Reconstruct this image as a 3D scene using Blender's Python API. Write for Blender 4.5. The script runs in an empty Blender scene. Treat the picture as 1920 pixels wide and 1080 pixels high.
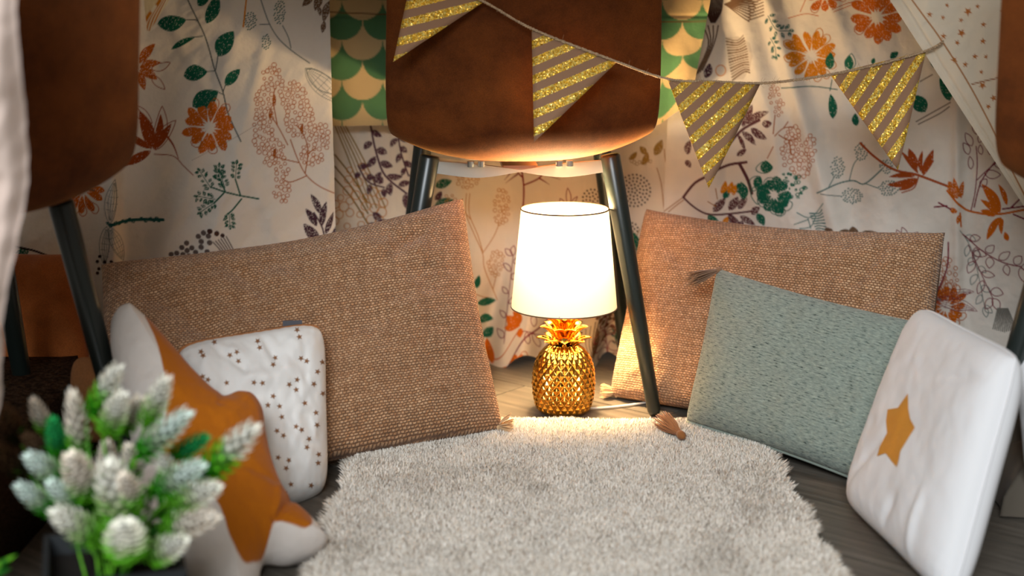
import bpy, bmesh, math, random
import numpy as np
from mathutils import Vector, Matrix, Euler
C = bpy.context.scene.collection
rnd = random.Random(7); R = np.random.RandomState(7)
PI = math.pi
# ---------------------------------------------------------------- camera, world, lights, exposure
CAMH = 0.615; PITCH = math.radians(12.0); FPX = 2667.0
cd = bpy.data.cameras.new('camera'); cam = bpy.data.objects.new('camera', cd); C.objects.link(cam)
cam.location = (0, 0, CAMH); cam.rotation_euler = (PI/2 - PITCH, 0, 0)
cd.sensor_width = 36; cd.lens = FPX/1920*36
cd.dof.use_dof = True; cd.dof.focus_distance = 1.95; cd.dof.aperture_fstop = 2.9
cd.clip_start = 0.05
bpy.context.scene.camera = cam
w = bpy.data.worlds.new('world'); bpy.context.scene.world = w; w.use_nodes = True
bg = w.node_tree.nodes['Background']; bg.inputs[0].default_value = (1.0, 0.90, 0.78, 1); bg.inputs[1].default_value = 0.15
def area(name, loc, target, size, power, col):
    l = bpy.data.lights.new(name, 'AREA'); l.shape = 'RECTANGLE'; l.size = size[0]; l.size_y = size[1]; l.energy = power; l.color = col
    o = bpy.data.objects.new(name, l); C.objects.link(o); o.location = loc
    o.rotation_euler = (Vector(target)-Vector(loc)).to_track_quat('-Z', 'Y').to_euler(); return o
area('window_daylight', (-0.45, -1.6, 2.0), (0.15, 1.7, 0.1), (1.5, 1.1), 92, (0.88, 0.95, 1.0))
sc = bpy.context.scene
sc.view_settings.view_transform = 'Standard'; sc.view_settings.look = 'None'
sc.view_settings.gamma = 1; sc.view_settings.use_curve_mapping = False
sc.view_settings.exposure = 0.40
BULB_W = 27

# ---------------------------------------------------------------- helpers
cp, sp = math.cos(PITCH), math.sin(PITCH)
def ray(px, py):
    a = (px-960)/FPX; b = (540-py)/FPX
    return np.array([a, cp + b*sp, -sp + b*cp])
def G(px, py, z=0.0):
    r = ray(px, py); t = (z-CAMH)/r[2]; return np.array([0, 0, CAMH]) + r*t
def V(px, py, y):
    r = ray(px, py); t = y/r[1]; return np.array([0, 0, CAMH]) + r*t
def proj(P):
    P = np.asarray(P, float); x = P[..., 0]; y = P[..., 1]; z = P[..., 2]-CAMH
    d = y*cp - z*sp; u = y*sp + z*cp
    return 960 + FPX*x/d, 540 - FPX*u/d
def lin(c):
    c = np.array(c, float)/255.0
    return np.where(c <= 0.04045, c/12.92, ((c+0.055)/1.055)**2.4)
def smooth(me):
    me.polygons.foreach_set('use_smooth', [True]*len(me.polygons))
def mesh_np(name, verts, faces, mat=None, parent=None, sm=True, uv=None, col=None, loc=None):
    verts = np.asarray(verts, np.float32).reshape(-1, 3); faces = np.asarray(faces, np.int32)
    me = bpy.data.meshes.new(name); k = faces.shape[1]; n = len(faces)
    me.vertices.add(len(verts)); me.vertices.foreach_set('co', verts.ravel())
    me.loops.add(n*k); me.loops.foreach_set('vertex_index', faces.ravel())
    me.polygons.add(n); me.polygons.foreach_set('loop_start', np.arange(0, n*k, k, dtype=np.int32))
    try: me.polygons.foreach_set('loop_total', np.full(n, k, np.int32))
    except Exception: pass
    me.polygons.foreach_set('use_smooth', np.full(n, sm, bool))
    if uv is not None:
        l = me.uv_layers.new(name='UVMap'); l.data.foreach_set('uv', np.asarray(uv, np.float32)[faces.ravel()].ravel())
    if col is not None:
        a = me.color_attributes.new('Col', 'FLOAT_COLOR', 'POINT')
        cc = np.ones((len(verts), 4), np.float32); cc[:, :3] = col; a.data.foreach_set('color', cc.ravel())
    me.update(calc_edges=True); me.validate()
    return link(name, me, mat, parent, loc)
def link(name, me, mat=None, parent=None, loc=None):
    o = bpy.data.objects.new(name, me); C.objects.link(o)
    if mat and not me.materials: me.materials.append(mat)
    if parent:
        o.parent = parent
        if loc is None: o.matrix_parent_inverse = Matrix.Translation(-Vector(parent.location)) if parent.rotation_euler.z == 0 else Matrix.Identity(4)
    if loc is not None: o.location = loc
    return o
def tag(o, label, cat, group=None, kind=None):
    o['label'] = label; o['category'] = cat
    if group: o['group'] = group
    if kind: o['kind'] = kind
    return o
def thing(name, label, cat, loc=(0, 0, 0), rz=0, group=None):
    o = bpy.data.objects.new(name, None); C.objects.link(o); o.location = [float(v) for v in loc]; o.rotation_euler = (0, 0, rz)
    o.empty_display_size = 0.05
    return tag(o, label, cat, group)
def bm_obj(name, bm, mat, parent=None, sm=True, loc=None):
    me = bpy.data.meshes.new(name); bm.to_mesh(me); bm.free()
    if sm: smooth(me)
    return link(name, me, mat, parent, loc)
def cat(pts, n=8, closed=False):
    P = [np.array(p, float) for p in pts]
    if len(P) < 3 and not closed: return np.array([P[0] + (P[-1]-P[0])*t for t in np.linspace(0, 1, n+1)])
    out = []; m = len(P); segs = m if closed else m-1
    for i in range(segs):
        if closed: p0, p1, p2, p3 = P[i-1], P[i], P[(i+1) % m], P[(i+2) % m]
        else: p0, p1, p2, p3 = P[max(i-1, 0)], P[i], P[i+1], P[min(i+2, m-1)]
        for k in range(n):
            t = k/n; out.append(0.5*((2*p1)+(-p0+p2)*t+(2*p0-5*p1+4*p2-p3)*t*t+(-p0+3*p1-3*p2+p3)*t**3))
    if not closed: out.append(P[-1])
    return np.array(out)
def tube_geo(path, rad, k=8, cap=True):
    path = np.asarray(path, float); n = len(path); rad = np.broadcast_to(rad, (n,)).astype(float)
    T = np.gradient(path, axis=0); T /= np.linalg.norm(T, axis=1)[:, None]+1e-12
    up = np.array([0, 0, 1.0]) if abs(T[0][2]) < 0.9 else np.array([1.0, 0, 0])
    V_ = []; N = np.cross(T[0], up); N /= np.linalg.norm(N)
    for i in range(n):
        N = N - T[i]*np.dot(N, T[i]); N /= np.linalg.norm(N)+1e-12; B = np.cross(T[i], N)
        a = np.arange(k)*2*PI/k
        V_.append(path[i] + rad[i]*(np.cos(a)[:, None]*N + np.sin(a)[:, None]*B))
    V_ = np.concatenate(V_); F = []
    for i in range(n-1):
        for j in range(k):
            a = i*k+j; b = i*k+(j+1) % k; F.append((a, b, b+k, a+k))
    if cap:
        c0 = len(V_); V_ = np.vstack([V_, path[0], path[-1]])
        for j in range(k):
            F.append((c0, (j+1) % k, j, j)); e = (n-1)*k; F.append((c0+1, e+j, e+(j+1) % k, e+(j+1) % k))
    return V_, F
def quads_fix(V_, F):   # quads with repeated vertex -> bmesh-safe list
    return [tuple(dict.fromkeys(f)) for f in F]
def poly_obj(name, V_, F, mat, parent=None, sm=True, loc=None):
    me = bpy.data.meshes.new(name); me.from_pydata([tuple(map(float, v)) for v in V_], [], quads_fix(V_, F)); me.update()
    if sm: smooth(me)
    return link(name, me, mat, parent, loc)
def tube(name, path, rad, mat, parent=None, k=8, loc=None):
    V_, F = tube_geo(path, rad, k); return poly_obj(name, V_, F, mat, parent, True, loc)
class Geo:
    def __init__(s): s.V = []; s.F = []; s.n = 0
    def add(s, V_, F):
        s.V.append(np.asarray(V_, float)); s.F += [tuple(i+s.n for i in f) for f in F]; s.n += len(V_)
    def tube(s, *a, **k): s.add(*tube_geo(*a, **k))
    def obj(s, name, mat, parent=None, sm=True, loc=None): return poly_obj(name, np.concatenate(s.V), s.F, mat, parent, sm, loc)
def lathe_geo(prof, k=64):
    V_ = []; F = []
    for r, z in prof:
        a = np.arange(k)*2*PI/k; V_.append(np.stack([r*np.cos(a), r*np.sin(a), np.full(k, z)], 1))
    for i in range(len(prof)-1):
        for j in range(k): F.append((i*k+j, i*k+(j+1) % k, (i+1)*k+(j+1) % k, (i+1)*k+j))
    return np.concatenate(V_), F
def sstep(a, b, x):
    t = np.clip((x-a)/(b-a), 0, 1); return t*t*(3-2*t)
_nt = {}
def noise2(x, y, seed=0):
    if seed not in _nt: _nt[seed] = np.random.RandomState(seed+100).rand(256, 256)
    g = _nt[seed]; xi = np.floor(x).astype(int); yi = np.floor(y).astype(int); fx = x-xi; fy = y-yi
    fx = fx*fx*(3-2*fx); fy = fy*fy*(3-2*fy); a = xi & 255; b = yi & 255; a1 = (a+1) & 255; b1 = (b+1) & 255
    return (g[a, b]*(1-fx)*(1-fy)+g[a1, b]*fx*(1-fy)+g[a, b1]*(1-fx)*fy+g[a1, b1]*fx*fy)-0.5
def fbm(x, y, seed=0, o=3):
    return sum(noise2(x*2**i, y*2**i, seed+i)/1.8**i for i in range(o))

# ---------------------------------------------------------------- materials
def mat(name, col=(0.8, 0.8, 0.8), rough=0.8, metal=0.0, sheen=0.0, spec=0.3, build=None):
    m = bpy.data.materials.new(name); m.use_nodes = True; nt = m.node_tree; b = nt.nodes['Principled BSDF']
    b.inputs['Base Color'].default_value = (*col, 1); b.inputs['Roughness'].default_value = rough; b.inputs['Metallic'].default_value = metal
    b.inputs['Specular IOR Level'].default_value = spec
    if sheen: b.inputs['Sheen Weight'].default_value = sheen; b.inputs['Sheen Roughness'].default_value = 0.5
    if name == 'brown_suede': b.inputs['Sheen Tint'].default_value = (1, .55, .2, 1); b.inputs['Sheen Roughness'].default_value = .35
    if build: build(nt, b)
    return m
def nd(nt, t, **k):
    n = nt.nodes.new(t)
    for a, v in k.items(): setattr(n, a, v)
    return n
def coord(nt, out='Object', scale=(1, 1, 1), rot=(0, 0, 0)):
    tc = nd(nt, 'ShaderNodeTexCoord'); mp = nd(nt, 'ShaderNodeMapping'); mp.inputs['Scale'].default_value = scale; mp.inputs['Rotation'].default_value = rot
    nt.links.new(tc.outputs[out], mp.inputs[0]); return mp.outputs[0]
def noise(nt, vec, scale, detail=3, rough=0.5):
    n = nd(nt, 'ShaderNodeTexNoise'); n.inputs['Scale'].default_value = scale; n.inputs['Detail'].default_value = detail; n.inputs['Roughness'].default_value = rough
    nt.links.new(vec, n.inputs['Vector']); return n.outputs['Fac']
def ramp(nt, fac, stops):
    r = nd(nt, 'ShaderNodeValToRGB'); e = r.color_ramp.elements
    while len(e) < len(stops): e.new(0.5)
    for i, (p, c) in enumerate(stops): e[i].position = p; e[i].color = (*c, 1) if len(c) == 3 else c
    nt.links.new(fac, r.inputs[0]); return r.outputs[0]
def bump(nt, b, h, dist=0.001, strength=0.6):
    n = nd(nt, 'ShaderNodeBump'); n.inputs['Distance'].default_value = dist; n.inputs['Strength'].default_value = strength
    nt.links.new(h, n.inputs['Height']); nt.links.new(n.outputs[0], b.inputs['Normal']); return n
def mixc(nt, fac, a, c, mode='MIX'):
    n = nd(nt, 'ShaderNodeMix', data_type='RGBA', blend_type=mode)
    for s, v in ((n.inputs[0], fac), (n.inputs[6], a), (n.inputs[7], c)):
        if hasattr(v, 'links'): nt.links.new(v, s)
        elif isinstance(v, (int, float)): s.default_value = v
        else: s.default_value = (*v, 1)
    return n.outputs[2]
def math_(nt, op, a, c=None):
    n = nd(nt, 'ShaderNodeMath', operation=op)
    for s, v in zip(n.inputs, (a, c)):
        if v is None: continue
        if hasattr(v, 'links'): nt.links.new(v, s)
        else: s.default_value = v
    return n.outputs[0]

def b_cloth(trans=0.0, fine=2200):
    def f(nt, b):
        a = nd(nt, 'ShaderNodeVertexColor', layer_name='Col'); nt.links.new(a.outputs[0], b.inputs['Base Color'])
        v = coord(nt, 'Object'); h = noise(nt, v, 38, 3, 0.6); h2 = noise(nt, v, fine, 1)
        bump(nt, b, math_(nt, 'ADD', h, math_(nt, 'MULTIPLY', h2, 0.03)), 0.006, 0.35)
        if trans:
            out = nt.nodes['Material Output']; t = nd(nt, 'ShaderNodeBsdfTranslucent'); nt.links.new(a.outputs[0], t.inputs[0])
            mx = nd(nt, 'ShaderNodeMixShader'); mx.inputs[0].default_value = trans
            nt.links.new(b.outputs[0], mx.inputs[1]); nt.links.new(t.outputs[0], mx.inputs[2]); nt.links.new(mx.outputs[0], out.inputs[0])
    return f
M = {}
M['print'] = mat('printed_cotton', rough=0.9, spec=0.15, build=b_cloth(0.12))
M['vcol'] = mat('vertex_dyed_cotton', rough=0.9, spec=0.15, sheen=0.1, build=b_cloth(0))
def b_burlap(c_lo, c_hi, c_gap):
    def f(nt, b):
        v = coord(nt, 'UV')
        br = nd(nt, 'ShaderNodeTexBrick'); br.offset = 0.5; br.inputs['Scale'].default_value = 1
        br.inputs['Brick Width'].default_value = 0.0050; br.inputs['Row Height'].default_value = 0.0033
        br.inputs['Mortar Size'].default_value = 0.0012; br.inputs['Mortar Smooth'].default_value = 1.0
        nz = nd(nt, 'ShaderNodeTexNoise'); nz.inputs['Scale'].default_value = 150; nz.inputs['Detail'].default_value = 3; nt.links.new(v, nz.inputs['Vector'])
        vv = nd(nt, 'ShaderNodeVectorMath', operation='MULTIPLY_ADD'); nt.links.new(nz.outputs['Color'], vv.inputs[0]); vv.inputs[1].default_value = (0.0030,)*3
        nt.links.new(v, vv.inputs[2]); nt.links.new(vv.outputs[0], br.inputs['Vector'])
        br.inputs['Color1'].default_value = (*c_lo, 1); br.inputs['Color2'].default_value = (*c_hi, 1); br.inputs['Mortar'].default_value = (*c_gap, 1)
        v2 = coord(nt, 'UV', (12, 160, 1)); v3 = coord(nt, 'UV', (160, 10, 1))
        s = math_(nt, 'ADD', noise(nt, v2, 1.5, 3), noise(nt, v3, 1.5, 3))
        var = ramp(nt, math_(nt, 'MULTIPLY', s, 0.5), [(0.35, (0.72, 0.70, 0.68)), (0.62, (1.15, 1.15, 1.15))])
        nt.links.new(mixc(nt, 1.0, br.outputs['Color'], var, 'MULTIPLY'), b.inputs['Base Color'])
        inv = math_(nt, 'SUBTRACT', 1.0, br.outputs['Fac']); bump(nt, b, inv, 0.0016, 0.8)
    return f
M['burlap'] = mat('woven_jute', rough=0.85, spec=0.25, sheen=0.15, build=b_burlap((0.50, 0.255, 0.122), (0.70, 0.43, 0.25), (0.22, 0.10, 0.042)))
def b_chen(nt, b):
    v = coord(nt, 'UV', (110, 520, 1)); n1 = noise(nt, v, 1.0, 4, 0.65)
    v2 = coord(nt, 'UV', (300, 1400, 1)); n2 = noise(nt, v2, 1.0, 2)
    c = ramp(nt, n1, [(0.33, (0.03, 0.045, 0.04)), (0.42, (0.22, 0.27, 0.235)), (0.52, (0.29, 0.335, 0.285)), (0.72, (0.42, 0.47, 0.40))])
    c = mixc(nt, 0.35, c, ramp(nt, n2, [(0.35, (0.55, 0.55, 0.55)), (0.65, (1.2, 1.2, 1.2))]), 'MULTIPLY')
    nt.links.new(c, b.inputs['Base Color']); bump(nt, b, math_(nt, 'ADD', n1, n2), 0.0015, 0.7)
M['chenille'] = mat('grey_green_chenille', rough=0.95, spec=0.1, sheen=0.2, build=b_chen)
def b_suede(c1, c2):
    def f(nt, b):
        v = coord(nt, 'Object'); n = noise(nt, v, 9, 5, 0.65); n2 = noise(nt, v, 700, 2)
        c = ramp(nt, n, [(0.33, c1), (0.66, c2)])
        c = mixc(nt, 0.5, c, ramp(nt, n2, [(0.35, (0.7, 0.7, 0.7)), (0.65, (1.25, 1.25, 1.25))]), 'MULTIPLY')
        nt.links.new(c, b.inputs['Base Color']); bump(nt, b, n2, 0.0006, 0.4)
    return f
M['suede'] = mat('brown_suede', rough=0.8, spec=0.12, sheen=0.14, build=b_suede((0.062, 0.015, 0.003), (0.165, 0.045, 0.008)))
M['leg'] = mat('black_metal', (0.010, 0.016, 0.014), 0.32, 0.0, spec=0.6)
M['bracket'] = mat('grey_steel', (0.42, 0.40, 0.36), 0.4, 0.6)
M['bolt'] = mat('zinc_bolt', (0.7, 0.7, 0.68), 0.25, 1.0)
def b_twine(nt, b):
    v = coord(nt, 'Object'); n = noise(nt, v, 900, 2)
    nt.links.new(ramp(nt, n, [(0.3, (0.22, 0.13, 0.07)), (0.7, (0.62, 0.45, 0.28))]), b.inputs['Base Color'])
M['twine'] = mat('jute_twine', rough=0.9, build=b_twine)
def b_gold(nt, b):
    v = coord(nt, 'Object'); n = noise(nt, v, 60, 2)
    nt.links.new(ramp(nt, n, [(0.3, (0.70, 0.33, 0.045)), (0.7, (0.90, 0.50, 0.10))]), b.inputs['Base Color'])
M['gold'] = mat('gold_lustre_ceramic', rough=0.11, metal=1.0, build=b_gold)
M['white_pl'] = mat('white_plastic', (0.8, 0.78, 0.72), 0.4)

# ---------------------------------------------------------------- print raster
class Canvas:
    def __init__(s, x0, y0, x1, y1, base, sc_=1.25, seed=3):
        s.x0, s.y0, s.sc = x0, y0, sc_; s.w = int((x1-x0)*sc_); s.h = int((y1-y0)*sc_)
        s.a = np.ones((s.h, s.w, 3))*base; r = np.random.RandomState(seed)
        n = r.rand(s.h, s.w); s.n = (n + np.roll(n, 1, 0) + np.roll(n, 1, 1) + np.roll(np.roll(n, 1, 0), 1, 1))/4
        s.r = random.Random(seed)
    def box(s, x0, y0, x1, y1):
        i0 = max(0, int((x0-s.x0)*s.sc)); i1 = min(s.w, int((x1-s.x0)*s.sc)+2); j0 = max(0, int((y0-s.y0)*s.sc)); j1 = min(s.h, int((y1-s.y0)*s.sc)+2)
        if i1 <= i0 or j1 <= j0: return None
        X, Y = np.meshgrid((np.arange(i0, i1)+.5)/s.sc+s.x0, (np.arange(j0, j1)+.5)/s.sc+s.y0); return (slice(j0, j1), slice(i0, i1)), X, Y
    def put(s, sl, al, col, tex=0):
        if tex: al = al*np.where(s.n[sl] > 0.82-0.30*tex, 0.45, 1)
        s.a[sl] = s.a[sl]*(1-al[..., None]) + col*al[..., None]
    def stroke(s, pts, w, col, a=1.0, sm=True, taper=False):
        P = cat(pts, 5) if sm else np.array(pts, float)
        b = s.box(P[:, 0].min()-w-1, P[:, 1].min()-w-1, P[:, 0].max()+w+1, P[:, 1].max()+w+1)
        if b is None: return
        sl, X, Y = b; D = np.full(X.shape, 1e9); m = len(P)-1
        for i in range(m):
            p, q = P[i], P[i+1]; d = q-p; L = d@d+1e-9; t = np.clip(((X-p[0])*d[0]+(Y-p[1])*d[1])/L, 0, 1)
            ww = w/2*(1-(0.75*(i+t)/m if taper else 0))
            D = np.minimum(D, np.hypot(X-p[0]-t*d[0], Y-p[1]-t*d[1])-ww)
        s.put(sl, np.clip(0.5-D*s.sc*0.9, 0, 1)*a, col, 0)
    def poly(s, P, col, a=1.0, tex=0):
        P = np.asarray(P, float); b = s.box(P[:, 0].min()-1, P[:, 1].min()-1, P[:, 0].max()+1, P[:, 1].max()+1)
        if b is None: return
        sl, X, Y = b; D = np.full(X.shape, 1e9); ins = np.zeros(X.shape, bool); m = len(P)
        for i in range(m):
            p, q = P[i], P[(i+1) % m]; d = q-p; L = d@d+1e-9; t = np.clip(((X-p[0])*d[0]+(Y-p[1])*d[1])/L, 0, 1)
            D = np.minimum(D, np.hypot(X-p[0]-t*d[0], Y-p[1]-t*d[1]))
            c = ((p[1] > Y) != (q[1] > Y)) & (X < (q[0]-p[0])*(Y-p[1])/(q[1]-p[1]+1e-12)+p[0]); ins ^= c
        s.put(sl, np.clip(0.5+np.where(ins, D, -D)*s.sc, 0, 1)*a, col, tex)
    def leaf(s, x0, y0, x1, y1, w, col, mode='f', tex=0.6, blunt=False):
        d = np.array([x1-x0, y1-y0], float); n = np.array([-d[1], d[0]])/(np.hypot(*d)+1e-9); t = np.linspace(0, 1, 12)
        bw = w/2*(np.sin(PI*t**1.7)**.55 if blunt else np.sin(PI*t**0.85)**0.8); o = np.array([x0, y0]); k = s.r.uniform(-.08, .08)*np.sin(PI*t)[:, None]*np.hypot(*d)*n
        A = o+d*t[:, None]+n*bw[:, None]+k; B = (o+d*t[:, None]-n*bw[:, None]+k)[::-1]
        if mode == 'f': s.poly(np.vstack([A, B]), col, 1, tex)
        elif mode == 'o': s.stroke(np.vstack([A, B]), 1.7, col, 0.95, sm=False)
        elif mode == 's':
            s.stroke(np.vstack([A, B]), 1.3, col, 0.8, sm=False)
            for q in np.linspace(-.7, .7, 4): s.stroke([o+d*tt+n*w/2*q*math.sin(PI*tt) for tt in (.08, .5, .92)], 1.1, col, 0.8)
            for tt in (.3, .45, .6, .75): s.stroke([o+d*tt+n*w/2*math.sin(PI*tt), o+d*tt-n*w/2*math.sin(PI*tt)], 0.9, col, 0.7)
    def branch(s, pts, L, W, n, col, mode='f', ang=48, w=2.6, start=0.15, tip=True, tex=0.6):
        s.stroke(pts, w, col); P = cat(pts, 8); m = len(P)
        for i in range(n):
            t = start+(1-start)*i/max(1, n-1)*0.96; k = min(m-2, int(t*(m-1))); p = P[k]; d = P[k+1]-P[k]; a = math.atan2(d[1], d[0]) + math.radians(ang)*(1 if i % 2 else -1)*s.r.uniform(.85, 1.2)
            l = L*s.r.uniform(.8, 1.15); c, q = math.cos(a), math.sin(a)
            s.leaf(p[0]+c*3, p[1]+q*3, p[0]+c*(l+3), p[1]+q*(l+3), W*s.r.uniform(.85, 1.15), col, mode, tex)
        if tip:
            d = P[-1]-P[-3]; d /= np.hypot(*d)+1e-9; s.leaf(*(P[-1]), *(P[-1]+d*L), W, col, mode, tex)
    def flower(s, x, y, r, n, col, a0=0, a1=360, w=None, centre=True, base=None, sq=1.0):
        for i in range(n):
            a = math.radians(a0+(a1-a0)*(i+s.r.uniform(-.15, .15))/n); l = r*s.r.uniform(.85, 1.08); c, q = math.cos(a), math.sin(a)*sq
            s.leaf(x+c*r*.18, y+q*r*.18, x+c*l, y+q*l, (w or 2*PI*r/n*0.62), col, 'f', 0.45, True)
            if s.r.random() < .45: s.leaf(x+c*r*.5+3, y+q*r*.5+2, x+c*(l+5)+3, y+q*(l+5), w or 2*PI*r/n*.66, col*0.8, 'o', 0, True)
        if centre and base is not None:
            for i in range(26):
                a = s.r.uniform(0, 2*PI); d = r*.26*math.sqrt(s.r.random()); s.dot(x+math.cos(a)*d, y+math.sin(a)*d*sq, s.r.uniform(.9, 2.0), base)
    def dot(s, x, y, r, col, a=1.0):
        b = s.box(x-r-1, y-r-1, x+r+1, y+r+1)
        if b is None: return
        sl, X, Y = b; s.put(sl, np.clip(.5+(r-np.hypot(X-x, Y-y))*s.sc, 0, 1)*a, col)
    def ring(s, x, y, r, w, col, a=.95):
        b = s.box(x-r-2, y-r-2, x+r+2, y+r+2)
        if b is None: return
        sl, X, Y = b; s.put(sl, np.clip(.5+(w/2-np.abs(np.hypot(X-x, (Y-y)*s.r.uniform(.9, 1.1))-r))*s.sc, 0, 1)*a, col)
    def scatter(s, ells, gap, fn, tries=900):
        pts = []
        for _ in range(tries):
            x, y, rx, ry = s.r.choice(ells); a = s.r.uniform(0, 2*PI); d = math.sqrt(s.r.random()); p = (x+math.cos(a)*d*rx, y+math.sin(a)*d*ry)
            if all((p[0]-q[0])**2+(p[1]-q[1])**2 > gap*gap for q in pts): pts.append(p); fn(*p)
        return pts
    def rings(s, ells, col, rr=3.6, gap=8.0, w=1.5, tries=900): s.scatter(ells, gap, lambda x, y: s.ring(x, y, rr*s.r.uniform(.7, 1.2), w, col), tries)
    def stip(s, x, y, rx, ry, col, gap=3.6, r=1.3): s.scatter([(x, y, rx, ry)], gap, lambda a, b: s.leaf(a-1.6, b+1.2, a+1.8, b-1.4, 1.9*r, col, 'f', 0), 500)
    def sample(s, px, py):
        x = np.clip((px-s.x0)*s.sc-.5, 0, s.w-1.001); y = np.clip((py-s.y0)*s.sc-.5, 0, s.h-1.001); i = x.astype(int); j = y.astype(int); fx = (x-i)[:, None]; fy = (y-j)[:, None]; a = s.a
        return a[j, i]*(1-fx)*(1-fy)+a[j, i+1]*fx*(1-fy)+a[j+1, i]*(1-fx)*fy+a[j+1, i+1]*fx*fy
WHITE = lin((226, 216, 204)); GRN = lin((22, 92, 70)); TEAL = lin((40, 95, 90)); ORG = lin((196, 98, 14)); YEL = lin((210, 128, 16)); RUST = lin((150, 66, 20))
PUR = lin((84, 50, 62)); MAR = lin((122, 30, 50)); RED = lin((128, 28, 22)); BRN = lin((112, 84, 62)); DBR = lin((62, 40, 34)); RO = lin((176, 92, 26)); GREY = lin((92, 100, 96)); GBR = lin((150, 118, 60))
def filler(c, x0, y0, x1, y1, n, seed):
    r = random.Random(seed)
    for i in range(n):
        x = r.uniform(x0, x1); y = r.uniform(y0, y1); k = i % 6; a = r.uniform(0, 2*PI); dx, dy = math.cos(a), math.sin(a)
        if k == 0: c.flower(x, y, 42, 12, ORG, base=WHITE)
        elif k == 1: c.branch([(x, y), (x+dx*40, y+dy*40), (x+dx*80, y+dy*90)], 26, 13, 7, PUR)
        elif k == 2: c.branch([(x, y), (x+dx*50, y+dy*60), (x+dx*120, y+dy*110)], 34, 20, 6, GRN)
        elif k == 3: c.stroke([(x, y), (x+dx*30, y+dy*30), (x+dx*70, y+dy*60)], 1.8, RO); c.rings([(x+dx*70, y+dy*60, 24, 34)], RO)
        elif k == 4: c.branch([(x, y), (x+dx*50, y+dy*50), (x+dx*90, y+dy*100)], 26, 15, 8, MAR, 'o', w=1.8)
        else: c.stroke([(x, y), (x+dx*40, y+dy*40)], 2, TEAL); c.stip(x+dx*52, y+dy*52, 14, 20, TEAL)

# left curtain ------------------------------------------------
ca = Canvas(-420, -260, 660, 800, WHITE)
filler(ca, -400, -250, 640, -70, 12, 1); filler(ca, -400, -60, 180, 380, 10, 2); filler(ca, -350, 560, 640, 780, 12, 3)
c = ca
c.stroke([(340, -30), (358, 12), (385, 70), (402, 130), (417, 172), (428, 215), (450, 264)], 2.4, GREY*0.7)
for l in [(296, 45, 350, 37, 30), (322, 93, 367, 69, 11), (408, 105, 437, 58, 32), (345, 143, 389, 134, 30), (421, 160, 449, 129, 20), (361, 200, 408, 170, 27), (387, 44, 408, -12, 24), (372, 12, 392, -20, 20)]: c.leaf(*l, GRN, 'f', .35)
for q in [((350, 37), (368, 38), (374, 46)), ((367, 69), (380, 68)), ((408, 105), (404, 130)), ((389, 134), (402, 133)), ((421, 160), (417, 172)), ((408, 172), (420, 178))]: c.stroke(q, 1.8, GREY*.7)
c.flower(392, 238, 50, 13, ORG, base=WHITE, w=17)
c.leaf(361, 200, 408, 170, 27, GRN, 'f', .35)
for l in [(262, 120, 292, 82, 18), (262, 128, 303, 118, 16), (262, 132, 296, 150, 18), (258, 135, 272, 170, 16), (258, 128, 225, 110, 18)]: c.leaf(*l, ORG*.8)
for l in [(285, 130, 320, 118, 14), (285, 142, 310, 168, 14)]: c.leaf(*l, RUST, 'o')
for l in [(284, 284, 226, 312, 17), (284, 280, 226, 250, 14), (284, 280, 262, 208, 24), (287, 280, 302, 214, 15), (290, 282, 322, 232, 15)]: c.leaf(*l, RUST, 'f', .2)
for l in [(284, 280, 254, 200, 32), (289, 280, 305, 200, 24), (292, 282, 330, 226, 22), (250, 200, 286, 232, 20)]: c.leaf(*l, RUST, 'o')
c.stroke([(290, 290), (325, 293), (345, 312), (362, 328)], 1.8, RUST); c.stroke([(310, 252), (325, 272), (335, 298)], 5, RUST, taper=True)
c.rings([(510, 150, 20, 30), (495, 200, 20, 40), (492, 250, 18, 40), (512, 285, 22, 28), (550, 180, 28, 26), (562, 225, 26, 34), (600, 258, 20, 26), (528, 318, 16, 22), (528, 355, 15, 26), (585, 290, 24, 20)], RO, 3.8, 7.4, 1.5, 2600)
for q in [((635, 366), (600, 350), (576, 330), (560, 302), (545, 262)), ((576, 330), (545, 342), (530, 335)), ((560, 305), (530, 298), (508, 290)), ((573, 325), (578, 280), (568, 250), (556, 235)), ((540, 272), (520, 235), (505, 215)), ((520, 235), (512, 190), (515, 165)), ((576, 290), (592, 278))]: c.stroke(q, 2.0, RO*.9)
for x, y in [(512, 190), (505, 215), (566, 245), (515, 290)]: c.leaf(x, y+8, x+2, y-14, 7, RO*.8)
DG = lin((25, 84, 62))
for q in [((484, 372), (450, 366), (420, 358), (395, 350)), ((450, 366), (440, 335)), ((420, 356), (412, 335)), ((418, 360), (400, 380)), ((452, 372), (435, 392), (425, 400))]: c.stroke(q, 3, DG)
for ex, ey, dx, dy in [(395, 352, -20, -30), (410, 335, 0, -22), (440, 335, 2, -28), (402, 378, -25, 18), (428, 398, 2, 22), (402, 372, -30, -4), (420, 350, -8, -26)]: c.branch([(ex, ey), (ex+dx*.5, ey+dy*.5), (ex+dx, ey+dy)], 10, 6, 9, DG, 'f', 55, 1.5, 0.0, True, .8)
c.branch([(306, 413), (250, 414), (205, 420)], 8, 6, 14, TEAL*.8, 'f', 20, 6, 0, False); c.leaf(205, 418, 215, 335, 22, GREY, 's'); c.leaf(205, 424, 232, 490, 22, GREY, 's'); c.leaf(200, 424, 196, 500, 18, GREY, 's')
c.scatter([(350, 465, 14, 14), (382, 445, 12, 14), (335, 480, 22, 6), (375, 470, 14, 12)], 10, lambda x, y: c.dot(x, y, 5, DBR*1.3, .9)); c.dot(392, 432, 5, DBR*1.3); c.dot(405, 436, 5, DBR*1.3); c.dot(416, 440, 4, DBR*1.3)
for k in range(6): c.stroke([(398+k*5, 452-k*2), (412+k*5, 468), (420+k*5, 488)], 2.0, DBR*1.4)
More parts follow.
